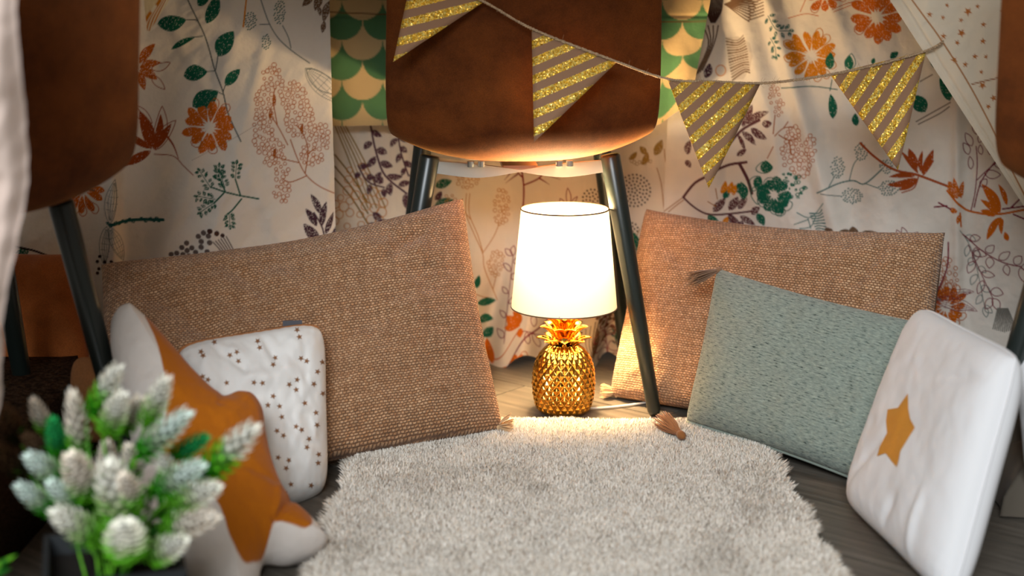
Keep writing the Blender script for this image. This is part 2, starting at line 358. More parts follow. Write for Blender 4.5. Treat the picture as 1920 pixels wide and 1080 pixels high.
for k in range(7): c.stroke([(492+k*3, 476-k*2), (515+k*3, 464-k*1.2), (540, 472-k)], 2.0, DBR*1.5)
c.stroke([(612, 470), (606, 430), (590, 400)], 3, PUR*.7)
for l in [(602, 402, 583, 364, 13), (595, 425, 574, 392, 14), (600, 452, 570, 420, 20), (604, 425, 613, 378, 13), (611, 440, 627, 398, 11), (618, 455, 634, 422, 12), (598, 462, 574, 455, 8)]: c.leaf(*l, PUR*.65, 'f', .6)
c.leaf(572, 128, 645, 195, 36, GREY, 's'); c.leaf(574, 130, 650, 175, 30, GREY, 'o')
c.stroke([(480, -30), (500, 35), (520, 70), (548, 96), (580, 118)], 1.9, GREY); c.stroke([(529, 48), (540, 70), (545, 90)], 1.8, GREY); c.stroke([(486, 46), (505, 45)], 1.6, GREY)
for e in [(523, 22, 12, 22), (468, 40, 12, 17), (497, 78, 9, 14)]: c.stip(*e, TEAL)
c.stroke([(463, -20), (455, 50)], 3, YEL); c.stroke([(360, 300), (430, 262), (482, 232)], 1.0, BRN, .5)
for l in [(620, 0, 606, 42, 15), (600, -10, 590, 20, 16), (585, -12, 566, 12, 14), (608, 40, 604, 62, 10), (596, 12, 600, 30, 8)]: c.leaf(*l, BRN)
c.scatter([(205, 520, 12, 34), (190, 500, 10, 24), (122, 500, 14, 20), (215, 560, 10, 22)], 8, lambda x, y: c.dot(x, y, 3.4, DBR*.7), 300)
c.stroke([(30, 460), (70, 470), (112, 492), (135, 535), (150, 560)], 4, DBR*.6); c.stroke([(160, 378), (176, 396)], 1.5, RUST)
# middle curtain ----------------------------------------------
cm = Canvas(560, 180, 1400, 780, lin((222, 210, 194)), seed=5); c = cm
for k in range(5): c.stroke([(628+k*5, 235), (655+k*7, 300), (690+k*8, 390)], 1.8 if k % 2 else 2.6, GBR)
for k in range(3): c.stroke([(628, 290+k*22), (660, 330+k*20), (690, 380+k*20)], 3.0, GBR*.8)
c.rings([(670, 330, 20, 24), (660, 400, 34, 46), (700, 395, 24, 40), (700, 440, 40, 24)], lin((190, 120, 40)), 7.5, 15, 1.7)
c.branch([(695, 232), (705, 285), (722, 330), (762, 364)], 26, 13, 10, PUR, 'f', 50, 3.6, .12, False); c.branch([(672, 310), (690, 340), (720, 352)], 18, 12, 6, PUR, 'f', 60, 3, 0, False)
c.branch([(745, 250), (752, 290), (765, 330)], 20, 11, 7, PUR, 'f', 40, 3, 0, False); c.branch([(745, 455), (725, 415), (705, 420)], 20, 13, 5, PUR, 'f', 55, 3, 0)
for l in [(816, 350, 848, 338, 17), (815, 386, 852, 374, 17), (816, 376, 828, 358, 12), (808, 400, 822, 384, 12)]: c.leaf(*l, GRN if l[4] == 17 else PUR, 'f', .5)
GO = lin((176, 116, 40))
for e in [(877, 330, 22, 22), (940, 388, 15, 34), (930, 495, 15, 24), (872, 510, 10, 30), (845, 372, 12, 8)]: c.rings([e], GO, 3.0, 6.6, 1.3)
for q in [((875, 362), (874, 400), (890, 440), (905, 474), (908, 500), (922, 540), (932, 565)), ((881, 362), (880, 400), (896, 440), (905, 470)), ((936, 420), (925, 445), (905, 474)), ((930, 520), (924, 545)), ((870, 395), (882, 410)), ((880, 540), (905, 556), (915, 560))]: c.stroke(q, 1.5, GO)
for l in [(894, 538, 899, 514, 12), (895, 566, 930, 566, 16), (895, 604, 925, 600, 18), (905, 640, 925, 615, 16)]: c.leaf(*l, GRN, 'f', .2)
c.stroke([(975, 300), (982, 350), (980, 400), (975, 440), (974, 580)], 3.2, RED); c.stroke([(982, 348), (1010, 335), (1022, 318)], 3, RED)
for q in [((978, 332), (952, 306)), ((958, 318), (938, 314)), ((965, 322), (942, 328)), ((970, 328), (948, 344)), ((1018, 326), (1050, 336)), ((1020, 320), (1065, 326)), ((1012, 335), (1030, 346)), ((968, 318), (972, 305)), ((960, 322), (946, 338))]: c.stroke(q, 3, RED, taper=True)
for l in [(1066, 383, 1064, 352, 9), (1058, 385, 1050, 372, 8), (1072, 384, 1082, 368, 6)]: c.leaf(*l, RED, 'o')
c.branch([(945, 640), (950, 590), (958, 520), (962, 480)], 18, 10, 9, MAR, 'o', 45, 1.4, .1)
for l in [(975, 628, 945, 612, 16), (975, 625, 950, 592, 18), (975, 625, 962, 590, 14), (975, 632, 975, 652, 12), (922, 680, 912, 640, 20)]: c.leaf(*l, ORG, 'f', .15)
c.stroke([(975, 635), (940, 662), (915, 675)], 2.4, ORG*.9); c.stroke([(950, 692), (975, 665), (1010, 622), (1030, 600)], 3, MAR); c.stroke([(980, 640), (1020, 636), (1040, 648)], 1.8, MAR)
for l in [(990, 664, 988, 640, 11), (1012, 662, 998, 638, 13), (1000, 622, 1003, 595, 11)]: c.leaf(*l, MAR, 'o')
for cx, cy, n in [(1190, 358, 5), (1110, 372, 3), (1185, 430, 2)]:
    for k in range(n):
        m = 5+k*5
        for i in range(m): a = 2*PI*i/m+k*.4; c.dot(cx+math.cos(a)*(5+k*6.2), cy+math.sin(a)*(5+k*6.2), 1.9, DBR)
c.scatter([(1140, 595, 20, 22), (1150, 625, 12, 14)], 9, lambda x, y: c.dot(x, y, 4.6, BRN*.9), 200)
for k in range(7): c.stroke([(1112, 662), (1098+k*6, 630+abs(3-k)), (1098+k*9, 595+abs(3-k)*3)], 2.4 if k in (2, 3) else 1.5, BRN*.8)
c.leaf(1112, 660, 1118, 610, 14, BRN*.8); c.stroke([(1112, 662), (1100, 680)], 2, BRN)
for k in range(4): c.stroke([(1125, 655), (1140+k*5, 640+k*4), (1152+k*5, 632+k*7)], 2.4, BRN)
c.branch([(1160, 670), (1156, 655), (1158, 645)], 8, 5, 6, TEAL)
for l in [(1205, 310, 1215, 285, 12), (1228, 292, 1242, 262, 16), (1212, 290, 1200, 275, 12), (1180, 300, 1195, 285, 10)]: c.leaf(*l, GBR, 'f', .4)
for k in range(8): c.ring(1185+k*5, 305-abs(3-k)+k % 3*2, 3, 1.1, GBR)
for q in [((1245, 395), (1240, 345), (1232, 315)), ((1245, 395), (1258, 350), (1248, 300), (1246, 280)), ((1240, 410), (1215, 440), (1190, 460)), ((1200, 430), (1188, 460), (1192, 480)), ((1205, 425), (1212, 455)), ((1190, 440), (1200, 470))]: c.stroke(q, 1.5, GO*.8)
for k in range(6): c.leaf(1195, 500, 1182+k*8, 460+abs(3-k)*3, 8, GREY, 'o')
c.branch([(640, 560), (700, 520), (780, 500), (850, 520)], 28, 14, 9, GRN); c.flower(740, 600, 40, 12, ORG, base=WHITE); c.rings([(830, 600, 30, 40), (680, 650, 24, 30)], RO); filler(c, 600, 690, 1380, 770, 8, 9)
filler(c, 1240, 420, 1390, 680, 5, 11)
# right curtain -----------------------------------------------
cr = Canvas(1180, -260, 2360, 800, WHITE, seed=8); c = cr
filler(c, 1200, -250, 2340, -70, 13, 4); filler(c, 1960, -60, 2340, 700, 14, 5); filler(c, 1250, 500, 1900, 780, 10, 6)
for k in range(9): c.stroke([(1372, 0), (1385+k*6.5, -18), (1360+k*9, 36-k*3.4) if 0 else (1372+k*8, -30)], 2, BRN)
for k in range(16): c.stroke([(1360, 8), (1385+k*2.6, 26-k*3.2), (1406+k*2.2, 40-k*5.2)], 2.3, BRN*.9)
for k in range(8): c.stroke([(1405, 38-k*6), (1433, 28-k*6)], 2.4, BRN*1.05)
for k in range(14): c.stroke([(1318+k*3, -20), (1325+k*2.2, 18), (1334+k*.6, 42)], 2.0, DBR*1.2)
for k in range(4): c.stroke([(1320+k*9, 48), (1330-k*1+k*4, 84), (1308+k*4, 140-k*3)], 2.4, BRN*.75)
c.poly([(1361, 70), (1385, 68), (1408, 80), (1414, 105), (1408, 128), (1395, 148), (1376, 150), (1366, 120)], BRN, .22)
for k in range(15): c.stroke([(1361+k*.9, 72+k*5.6), (1382+k, 76+k*4.6-k*.4), (1398+k*.9-abs(k-6)*.4, 66+k*5.0)], 2.6 if k % 3 else 1.6, BRN*.95)
c.leaf(1326, 146, 1332, 118, 15, PUR*.8); c.ring(1352, 132, 9, 2, YEL, .8)
c.branch([(1442, 30), (1458, 55), (1478, 58)], 11, 7, 10, TEAL, 'f', 60, 1.5, 0, True, .8); c.branch([(1446, 72), (1455, 88), (1456, 104)], 10, 6, 8, TEAL, 'f', 60, 1.5, 0, True, .8)
c.flower(1520, 105, 50, 14, YEL*.96, base=WHITE, w=15); c.flower(1645, 32, 52, 12, ORG, base=WHITE, w=19); c.flower(1548, -8, 34, 8, ORG, base=WHITE, w=15)
for q in [((1478, 34), (1510, 26), (1535, 30)), ((1500, 22), (1515, -10)), ((1562, 18), (1590, 6), (1612, 2)), ((1565, 22), (1600, 8))]: c.stroke(q, 1.6, ORG*.9)
c.stroke([(1466, 165), (1520, 162), (1570, 168)], 2, TEAL); c.stroke([(1556, 170), (1560, 150)], 1.8, TEAL)
for l in [(1556, 130, 1558, 98, 18), (1595, 130, 1594, 103, 18), (1561, 223, 1557, 176, 17), (1680, 108, 1672, 98, 18), (1606, 236, 1604, 212, 14), (1750, 127, 1763, 88, 22), (1735, 210, 1712, 178, 28), (1781, 189, 1762, 146, 22), (1637, 120, 1640, 108, 8)]: c.leaf(*l, GRN, 'f', .25)
c.leaf(1590, 132, 1598, 100, 20, TEAL, 'o')
for q in [((1718, 228), (1750, 210), (1782, 192)), ((1722, 233), (1760, 214), (1780, 200)), ((1725, 153), (1748, 140)), ((1788, 168), (1790, 150), (1802, 138)), ((1786, 176), (1800, 182))]: c.stroke(q, 2, BRN*.7)
c.rings([(1812, 178, 10, 14), (1828, 200, 14, 14)], BRN, 3.4, 7, 1.3, 200)
c.rings([(1454, 178, 9, 20), (1462, 200, 8, 18)], RO, 3, 6.5, 1.3, 200); c.rings([(1490, 265, 16, 28), (1502, 300, 20, 32), (1520, 280, 10, 28), (1476, 290, 10, 22)], RO*1.02, 4, 7.6, 1.5, 1200)
for q in [((1455, 254), (1470, 240), (1490, 238)), ((1470, 240), (1478, 228)), ((1462, 252), (1478, 262), (1496, 260)), ((1480, 262), (1484, 290)), ((1440, 296), (1452, 274)), ((1455, 215), (1452, 250))]: c.stroke(q, 2, RO*.85)
PB = lin((92, 50, 52))
c.stroke([(1281, 370), (1305, 342), (1345, 318), (1362, 280), (1390, 245), (1425, 225)], 5, PB); c.stroke([(1345, 318), (1370, 308), (1400, 304)], 5, PB); c.stroke([(1388, 308), (1402, 335), (1410, 362)], 6, PB, taper=False)
c.stroke([(1281, 370), (1305, 390), (1330, 400), (1370, 400), (1408, 396)], 3.6, PB)
for l in [(1392, 238, 1412, 195, 15), (1400, 232, 1445, 208, 15), (1430, 232, 1450, 230, 15), (1408, 240, 1440, 260, 15), (1392, 246, 1418, 272, 13), (1384, 250, 1398, 285, 8), (1382, 292, 1400, 280, 11), (1340, 396, 1362, 370, 16), (1368, 394, 1385, 368, 16), (1385, 392, 1402, 370, 14), (1366, 404, 1390, 422, 14), (1388, 404, 1416, 422, 12), (1410, 402, 1425, 388, 14), (1290, 290, 1295, 262, 14), (1286, 300, 1296, 314, 12)]: c.leaf(*l, PB, 'f', .75)
for l in [(1385, 362, 1386, 342, 14), (1395, 374, 1390, 340, 18), (1330, 402, 1352, 430, 18), (1420, 400, 1432, 424, 15), (1385, 430, 1412, 445, 18), (1360, 372, 1366, 352, 12)]: c.leaf(*l, GRN*1.1, 'f', .4)
for l in [(1355, 362, 1362, 338, 11), (1368, 362, 1374, 340, 12), (1376, 366, 1380, 345, 10), (1358, 420, 1366, 405, 10)]: c.leaf(*l, YEL, 'f', .3)
for l in [(1340, 430, 1370, 442, 18), (1372, 440, 1395, 430, 16), (1420, 440, 1440, 432, 10)]: c.leaf(*l, PUR*.6)
for q in [((1330, 376), (1345, 385)), ((1345, 352), (1348, 372)), ((1240, 400), (1260, 385), (1278, 372)), ((1252, 398), (1268, 385), (1282, 375)), ((1240, 407), (1280, 412))]: c.stroke(q, 1.7, GO*.8)
c.flower(1452, 365, 34, 9, GRN, w=20, centre=False)
for k in range(40): a = c.r.uniform(0, 2*PI); d = 26*math.sqrt(c.r.random()); c.leaf(1480+math.cos(a)*d, 352+math.sin(a)*d, 1480+math.cos(a)*d*1.25+3, 352+math.sin(a)*d*1.25, 6, GRN*1.2, 'f' if k % 3 else 'o', .5)
for l in [(1438, 325, 1436, 300, 24), (1425, 330, 1418, 355, 16), (1432, 345, 1425, 380, 20), (1455, 380, 1470, 400, 20)]: c.leaf(*l, GRN, 'f', .3); c.leaf(l[0]-4, l[1], l[2]-5, l[3]+3, l[4]+8, GRN, 'o')
c.stroke([(1533, 361), (1570, 345), (1600, 339), (1622, 344), (1655, 316)], 2.4, TEAL); c.stroke([(1540, 362), (1575, 368)], 1.6, GREY)
for q in [((1556, 348), (1564, 332)), ((1592, 338), (1600, 310), (1608, 298)), ((1622, 343), (1648, 352))]: c.stroke(q, 1.6, TEAL)
for e in [(1570, 315, 13, 20), (1615, 284, 12, 17), (1664, 310, 14, 14), (1668, 352, 20, 14), (1597, 368, 20, 15)]: c.stip(*e, TEAL, 3.8)
for q in [((1614, 268), (1640, 292), (1680, 318), (1720, 328), (1778, 350)),]: c.stroke(q, 4.5, RUST*1.2)
for l in [(1722, 326, 1688, 282, 9), (1718, 320, 1704, 278, 17), (1726, 322, 1730, 282, 9), (1728, 326, 1750, 280, 15), (1730, 330, 1752, 300, 8), (1716, 330, 1668, 330, 10), (1718, 334, 1664, 345, 13), (1722, 334, 1686, 356, 12)]: c.leaf(*l, RUST*1.2, 'f', .15)
c.stroke([(1722, 332), (1714, 352), (1692, 360)], 2.4, RUST*1.2)
for l in [(1796, 372, 1778, 340, 22), (1800, 370, 1788, 332, 10), (1802, 372, 1806, 340, 10), (1790, 390, 1786, 400, 16), (1800, 402, 1795, 420, 9)]: c.leaf(*l, ORG)
c.stroke([(1776, 358), (1800, 385), (1820, 398), (1870, 402), (1925, 392)], 4, ORG); c.stroke([(1800, 400), (1802, 425)], 3, ORG)
for l in [(1875, 400, 1840, 345, 20), (1872, 402, 1838, 375, 12), (1888, 385, 1872, 345, 10), (1866, 405, 1838, 395, 12), (1872, 408, 1850, 450, 14), (1878, 408, 1862, 426, 12), (1880, 410, 1878, 440, 9), (1890, 452, 1884, 435, 10)]: c.leaf(*l, ORG*1.05, 'f', .1)
c.stroke([(1820, 396), (1828, 360), (1832, 310), (1830, 275)], 2.0, MAR); c.stroke([(1826, 390), (1840, 340), (1870, 298)], 2.4, MAR); c.stroke([(1832, 338), (1850, 320), (1872, 302)], 2, MAR)
for l in [(1830, 252, 1831, 222, 13), (1822, 274, 1810, 250, 13), (1836, 268, 1843, 248, 9), (1816, 290, 1806, 268, 12), (1820, 318, 1818, 294, 10), (1840, 290, 1838, 272, 9), (1856, 290, 1866, 260, 15), (1864, 308, 1896, 306, 18), (1846, 324, 1876, 328, 16), (1838, 350, 1850, 336, 13), (1898, 330, 1908, 310, 14)]: c.leaf(*l, MAR, 'o')
for q in [((1752, 388), (1775, 386)), ((1760, 380), (1782, 392)), ((1895, 390), (1925, 360)), ((1880, 392), (1925, 386)), ((1900, 402), (1925, 412))]: c.stroke(q, 3, MAR)
c.branch([(1800, 432), (1822, 470), (1835, 520), (1846, 575)], 20, 11, 9, GREY*1.6, 'o', 40, 1.4, .15); c.branch([(1805, 440), (1840, 470), (1880, 492), (1915, 500)], 24, 14, 8, MAR, 'o', 55, 2.2, .15); c.branch([(1815, 460), (1838, 510), (1862, 560)], 24, 14, 6, MAR, 'o', 50, 1.6, .2)
c.stroke([(1778, 455), (1775, 505), (1750, 562)], 3, MAR*1.1); c.leaf(1750, 560, 1826, 548, 18, MAR, 's'); c.leaf(1750, 562, 1832, 584, 22, MAR, 's'); c.stroke([(1735, 565), (1765, 560)], 2, GREY)
for q in [((1495, 398), (1520, 408), (1545, 380)), ((1490, 420), (1515, 412)), ((1500, 428), (1520, 425), (1530, 405)), ((1515, 410), (1520, 428))]: c.stroke(q, 1.6, TEAL*1.1)
for k in range(8): c.stroke([(1518+k*2, 400+k*5), (1535, 400+k*4.6), (1542+k*1.5, 392+k*6.5)], 2.2, TEAL*1.1)
for l in [(1550, 440, 1562, 428, 22), (1575, 444, 1590, 430, 18), (1600, 446, 1598, 425, 20), (1612, 440, 1648, 436, 18), (1590, 440, 1572, 450, 14)]: c.leaf(*l, BRN*.9, 'f', .1)
for l in [(1690, 446, 1682, 430, 9), (1702, 442, 1692, 425, 10), (1708, 444, 1722, 434, 9)]: c.leaf(*l, MAR, 'o')
for k in range(13): c.stroke([(1862+k*3.6, 622-abs(k-6)), (1868+k*2.2, 590), (1880+(k-6)*1.6, 578)], 2.2, lin((120, 116, 108)))
# scallop cloth -----------------------------------------------
cs = Canvas(560, -260, 1420, 260, lin((214, 188, 140)), seed=12)
def scallop(c, ox, oy, Rr, rows):
    for k in range(rows, -1, -1):
        y = oy+k*Rr; col = lin((82, 124, 84)) if k % 2 == 0 else lin((204, 176, 128)); off = (k % 2)*Rr
        for i in range(-1, int(900/(2*Rr))+2):
            x = ox+off+i*2*Rr; b = c.box(x-Rr, y-Rr, x+Rr, y+Rr)
            if b is None: continue
            sl, X, Y = b; c.put(sl, np.clip(.5+(Rr-.3-np.hypot(X-x, Y-y))*c.sc, 0, 1), col)
scallop(cs, 567, -262, 37.5, 14)
cs.stroke([(560, 20), (740, 28), (1200, 42), (1420, 38)], 2.4, lin((110, 70, 40)), .9, sm=False)
# star cloth ---------------------------------------------------
ct = Canvas(1640, -320, 2200, 520, lin((226, 212, 190)), seed=14)
def star(c, x, y, r, col, a=0.0):
    P = []
    for i in range(10): q = a+i*PI/5-PI/2; rr = r if i % 2 == 0 else r*.42; P.append((x+math.cos(q)*rr, y+math.sin(q)*rr))
    c.poly(P, col)
for x, y, r in [(1776, 10, 5), (1833, 12, 5), (1815, 22, 9), (1743, 27, 6), (1768, 33, 5), (1802, 38, 5), (1844, 46, 6), (1803, 62, 9), (1769, 68, 6), (1795, 80, 6), (1843, 77, 7), (1828, 106, 6), (1849, 106, 5), (1789, 112, 7), (1810, 121, 6), (1840, 135, 5), (1842, 160, 8), (1863, 184, 7), (1853, 200, 6), (1880, 240, 6), (1890, 140, 6), (1900, 60, 7), (1880, 20, 6)]: star(ct, x, y, r, lin((176, 104, 48)), rnd.uniform(0, 1))
for i in range(70): star(ct, rnd.uniform(1660, 2180), rnd.uniform(-310, -6), rnd.choice((5, 6, 8)), lin((176, 104, 48)), rnd.uniform(0, 1))
for i in range(60): star(ct, rnd.uniform(1930, 2180), rnd.uniform(0, 500), rnd.choice((5, 6, 8)), lin((176, 104, 48)), rnd.uniform(0, 1))
ct.stroke([(1500, -290), (1710, 0), (1760, 68), (1815, 155), (1860, 240), (1895, 315), (1960, 440)], 3.0, lin((168, 110, 56)), .9); ct.stroke([(1822, 158), (1862, 148), (1950, 128)], 2.4, lin((150, 92, 50)))

# ---------------------------------------------------------------- cloth grids
def cloth(name, TL, TR, BR, BL, nu, nv, canvas, disp, label, cat_, m=None, parent=None, edge=None, solid=None):
    TL, TR, BR, BL = [np.array(p, float) for p in (TL, TR, BR, BL)]
    U, W = np.meshgrid(np.linspace(0, 1, nu), np.linspace(0, 1, nv)); u = U.ravel(); v = W.ravel()
    P = (TL*((1-u)*(1-v))[:, None]+TR*(u*(1-v))[:, None]+BR*(u*v)[:, None]+BL*((1-u)*v)[:, None])
    n = np.cross(BL-TL, TR-TL); n /= np.linalg.norm(n)
    if n[1] > 0: n = -n
    px, py = proj(P)
    if canvas is not None: col = canvas.sample(px, py)
    else: col = np.ones((len(P), 3))*solid
    if edge: P = edge(P, px, py, u, v)
    P = P + n*disp(px, py, u, v)[:, None]
    idx = np.arange(nu*nv).reshape(nv, nu)
    F = np.stack([idx[:-1, :-1], idx[1:, :-1], idx[1:, 1:], idx[:-1, 1:]], -1).reshape(-1, 4)
    uv = np.stack([u, v], 1)
    o = mesh_np(name, P, F, m or M['print'], parent, True, uv, col)
    if label: tag(o, label, cat_)
    return o
def fold(t, c0, wd, h): return h*np.exp(-((t-c0)/wd)**2)
def d_left(px, py, u, v):
    x = px+0.0*py
    d = 0.010*np.sin((px+0.12*py)/62)*sstep(700, 250, px)+0.006*fbm(px/120, py/260, 20)+0.003*fbm(px/40+py/60, py/50, 24)
    d += fold(px-0.02*py, 203, 14, .018)+fold(px, 630, 8, -.004)
    d += fold(px+.35*py, 470, 16, .0035)+fold(px+.28*py, 520, 12, .003)+fold(px-.5*py, 300, 14, .0025)
    return d
def d_mid(px, py, u, v):
    k = sstep(420, 690, py)
    return 0.007*np.sin(px/34+py/300)+0.006*fbm(px/60, py/300, 30)+0.003*fbm(px/26, py/60, 33)+k*(0.026*np.sin(px/19+1.2*np.sin(py/90))+0.010*np.sin(px/9.5+py/40))
def d_right(px, py, u, v):
    f = px-0.30*py; g = px-.24*py
    d = fold(f, 1440, 18, .013)+fold(f, 1480, 30, -.004)+fold(g, 1390, 20, .008)+fold(px, 1795, 10, .008)+fold(px, 1815, 22, -.006)+fold(px-.1*py, 1300, 26, .010)+fold(px-.35*py, 1560, 22, .006)+fold(px-.03*py, 1640, 30, .006)
    return d+0.006*fbm(px/90, py/220, 40)+0.003*fbm(px/34, py/40, 44)
def hem(P, px, py, u, v):
    k = sstep(.80, 1.0, v); x = P[:, 0]
    P[:, 2] += k*(0.004+0.012*np.sin(x*38+.6)+0.008*np.sin(x*90)); return P
zt = 0.90
cloth('floral_curtain', (-0.268, 2.11, zt), (-1.05, 1.86, zt), (-1.05, 1.86, 0.0), (-0.262, 2.11, 0.0), 760, 640, ca, d_left, 'white floral curtain hanging behind the long woven pillow, green leaf sprig and ring tree print', 'curtain')
cloth('floral_curtain', (-0.36, 2.30, zt), (0.36, 2.30, zt), (0.36, 2.27, 0.0), (-0.36, 2.27, 0.0), 620, 620, cm, d_mid, 'floral curtain bunched on the floor behind the gold pineapple lamp', 'curtain', edge=hem)
cloth('floral_curtain', (0.262, 2.26, zt), (1.15, 1.93, zt), (1.15, 1.93, 0.0), (0.235, 2.26, 0.0), 900, 660, cr, d_right, 'white floral curtain behind the two right pennants, sunflower print and soft pleats', 'curtain')
# scalloped cloth over the back curtain
def d_sc(px, py, u, v): return 0.003*fbm(px/50, py/80, 50)+0.004*np.sin(px/30)+fold(py, 30, 3, -.003)
def e_sc(P, px, py, u, v):
    k = sstep(1225, 1290, px)*sstep(.6, 1.0, v); P[:, 2] += k*0.030; P[:, 1] -= k*0.03*sstep(1250, 1290, px); return P
tl = V(600, -230, 2.235); tr = V(1375, -230, 2.20); br_ = V(1288, 236, 2.20); bl = V(606, 236, 2.235)
cloth('scalloped_cloth', tl, tr, br_, bl, 300, 200, cs, d_sc, 'green and beige fish scale patterned cloth hanging behind the chair back', 'cloth', edge=e_sc)
# star cloth
def d_st(px, py, u, v): return 0.004*fbm(px/60, py/90, 60)+fold(u, .045, .012, -.002)
cloth('star_print_cloth', V(1480, -290, 1.90), V(2150, -290, 1.84), V(2150, 430, 1.84), V(1948, 430, 1.90), 300, 300, ct, d_st, 'cream cloth with small brown stars draped diagonally at the upper right', 'cloth')
# unseen cloth added above the tent to block daylight, cut short on the right
nxx, nyy = 60, 50; UU, VV = np.meshgrid(np.linspace(-1.1, .42, nxx), np.linspace(1.12, 2.33, nyy)); Z_ = .835+.02*np.cos(UU*5)+.015*fbm(UU*4, VV*4, 77)
idx = np.arange(nxx*nyy).reshape(nyy, nxx)
o = mesh_np('added_shade_cloth', np.stack([UU.ravel(), VV.ravel(), Z_.ravel()], 1), np.stack([idx[:-1, :-1], idx[:-1, 1:], idx[1:, 1:], idx[1:, :-1]], -1).reshape(-1, 4), M['vcol'], None, True, None, np.ones((nxx*nyy, 3))*WHITE)
tag(o, 'unseen pale cloth added over the chairs to keep daylight off the chair back', 'cloth')
# near drape at left edge
def e_dr(P, px, py, u, v):
    tgt = np.interp(py, [-400, 0, 150, 350, 450, 600, 720, 900], [20, 36, 46, 46, 36, 14, 0, -30]); k = sstep(0.3, 1.0, u)
    P[:, 0] += k*(tgt-46)/FPX*1.15; return P
cloth('drape', V(-420, -400, 1.12), V(30, -400, 1.12), V(30, 1000, 1.12), V(-420, 1000, 1.12), 120, 160, None,
      lambda px, py, u, v: .010*np.sin((px+.5*py)/40)+.006*fbm(px/40+py/80, py/50, 70)-.02*sstep(.93, 1, u)**2, 'pale pink white fabric edge hanging in the left foreground', 'drape', M['vcol'], edge=e_dr, solid=lin((206, 184, 172)))
# small printed corner top left
cy = Canvas(240, -160, 420, 100, lin((240, 222, 180)), seed=20)
for k in range(8): cy.stroke([(345-k*9, -60+k*12), (305-k*5, 10+k*5), (283-k*2, 60)], 6, YEL if k % 2 else lin((250, 240, 215)))
cloth('printed_cloth_corner', V(255, -140, 1.80), V(405, -140, 1.80), V(281, 58, 1.78), V(276, 58, 1.78), 60, 60, cy, lambda px, py, u, v: .002*fbm(px/20, py/30, 80), 'yellow and white printed fabric corner beside the left chair, at the top edge', 'cloth')

# ---------------------------------------------------------------- floor and back wall
def b_tile(nt, b):
    oi = nd(nt, 'ShaderNodeObjectInfo'); v = coord(nt, 'Object', (3, 60, 10)); va = nd(nt, 'ShaderNodeVectorMath', operation='ADD')
    nt.links.new(v, va.inputs[0]); nt.links.new(oi.outputs['Location'], va.inputs[1])
    n = noise(nt, va.outputs[0], 1.6, 6, 0.65); n2 = noise(nt, coord(nt, 'Object'), 6, 3)
    c = ramp(nt, n, [(0.30, (0.062, 0.052, 0.041)), (0.5, (0.112, 0.096, 0.077)), (0.70, (0.175, 0.150, 0.122))])
    c = mixc(nt, .4, c, ramp(nt, n2, [(0.35, (.7, .7, .7)), (.65, (1.2, 1.2, 1.2))]), 'MULTIPLY')
    nt.links.new(c, b.inputs['Base Color']); bump(nt, b, n, .0008, .3)
M['tile'] = mat('wood_look_tile', rough=0.42, spec=0.4, build=b_tile)
M['grout'] = mat('pale_grout', (0.42, 0.38, 0.32), 0.9)
M['wall'] = mat('plaster', (0.35, 0.32, 0.28), 0.9)
fl = mesh_np('floor', [(-2.5, -2.5, -.0018), (2.5, -2.5, -.0018), (2.5, 3.4, -.0018), (-2.5, 3.4, -.0018)], [(0, 1, 2, 3)], M['grout'], sm=False); fl['kind'] = 'structure'; fl['label'] = 'grey brown wood look tiled floor'
d = np.array([.77, -.64]); d /= np.hypot(*d); nn = np.array([-d[1], d[0]]); TW, TLn = 0.152, 0.70
bm = bmesh.new(); bmesh.ops.create_cube(bm, size=1, matrix=Matrix.Diagonal((TLn-.0022, TW-.0022, .006, 1))); bmesh.ops.bevel(bm, geom=[e for e in bm.edges], offset=.0006, segments=1)
tme = bpy.data.meshes.new('tile'); bm.to_mesh(tme); bm.free(); tme.materials.append(M['tile'])
ang = math.atan2(d[1], d[0])
for i in range(-3, 22):
    for j in range(-6, 5):
        n0 = 1.518 - TW*8 + TW*(i+.5); d0 = -1.361 + TLn*(j+.5) + (i*0.37 % 1)*TLn - (8*.37 % 1)*TLn
        p = d*d0 + nn*n0
        if -1.5 < p[0] < 1.6 and 0.7 < p[1] < 3.1:
            o = bpy.data.objects.new('tile', tme); C.objects.link(o); o.location = (p[0], p[1], -.003); o.rotation_euler = (0, 0, ang); o.parent = fl
wb = mesh_np('wall_back', [(-2.5, 3.4, 0), (2.5, 3.4, 0), (2.5, 3.4, 2.4), (-2.5, 3.4, 2.4)], [(0, 1, 2, 3)], M['wall'], sm=False); wb['kind'] = 'structure'

# ---------------------------------------------------------------- rug
rx0, rx1, ry0, ry1, rz = -0.212, 0.343, 1.02, 1.922, 0.014
def rug_in(x, y, m=0.0):
    r = .025; cx = np.clip(x, rx0+r+m, rx1-r-m); cy_ = np.clip(y, ry0+r+m, ry1-r-m)
    e = .004*np.sin(y*37)+.003*np.sin(y*91+x*60); return np.hypot(x-cx, y-cy_) < r+e
rug = thing('rug', 'cream shaggy rug lying on the floor between the cushions', 'rug', ((rx0+rx1)/2, (ry0+ry1)/2, 0))
M['rug_base'] = mat('rug_backing', (0.42, 0.37, 0.31), .95)
bm = bmesh.new(); bmesh.ops.create_cube(bm, size=1, matrix=Matrix.Translation(((rx0+rx1)/2, (ry0+ry1)/2, rz/2)) @ Matrix.Diagonal((rx1-rx0-.01, ry1-ry0-.01, rz, 1))); bmesh.ops.bevel(bm, geom=[e for e in bm.edges if abs(e.verts[0].co.z-e.verts[1].co.z) > .005], offset=.025, segments=6)
bm_obj('backing', bm, M['rug_base'], rug, False)
N = 260000
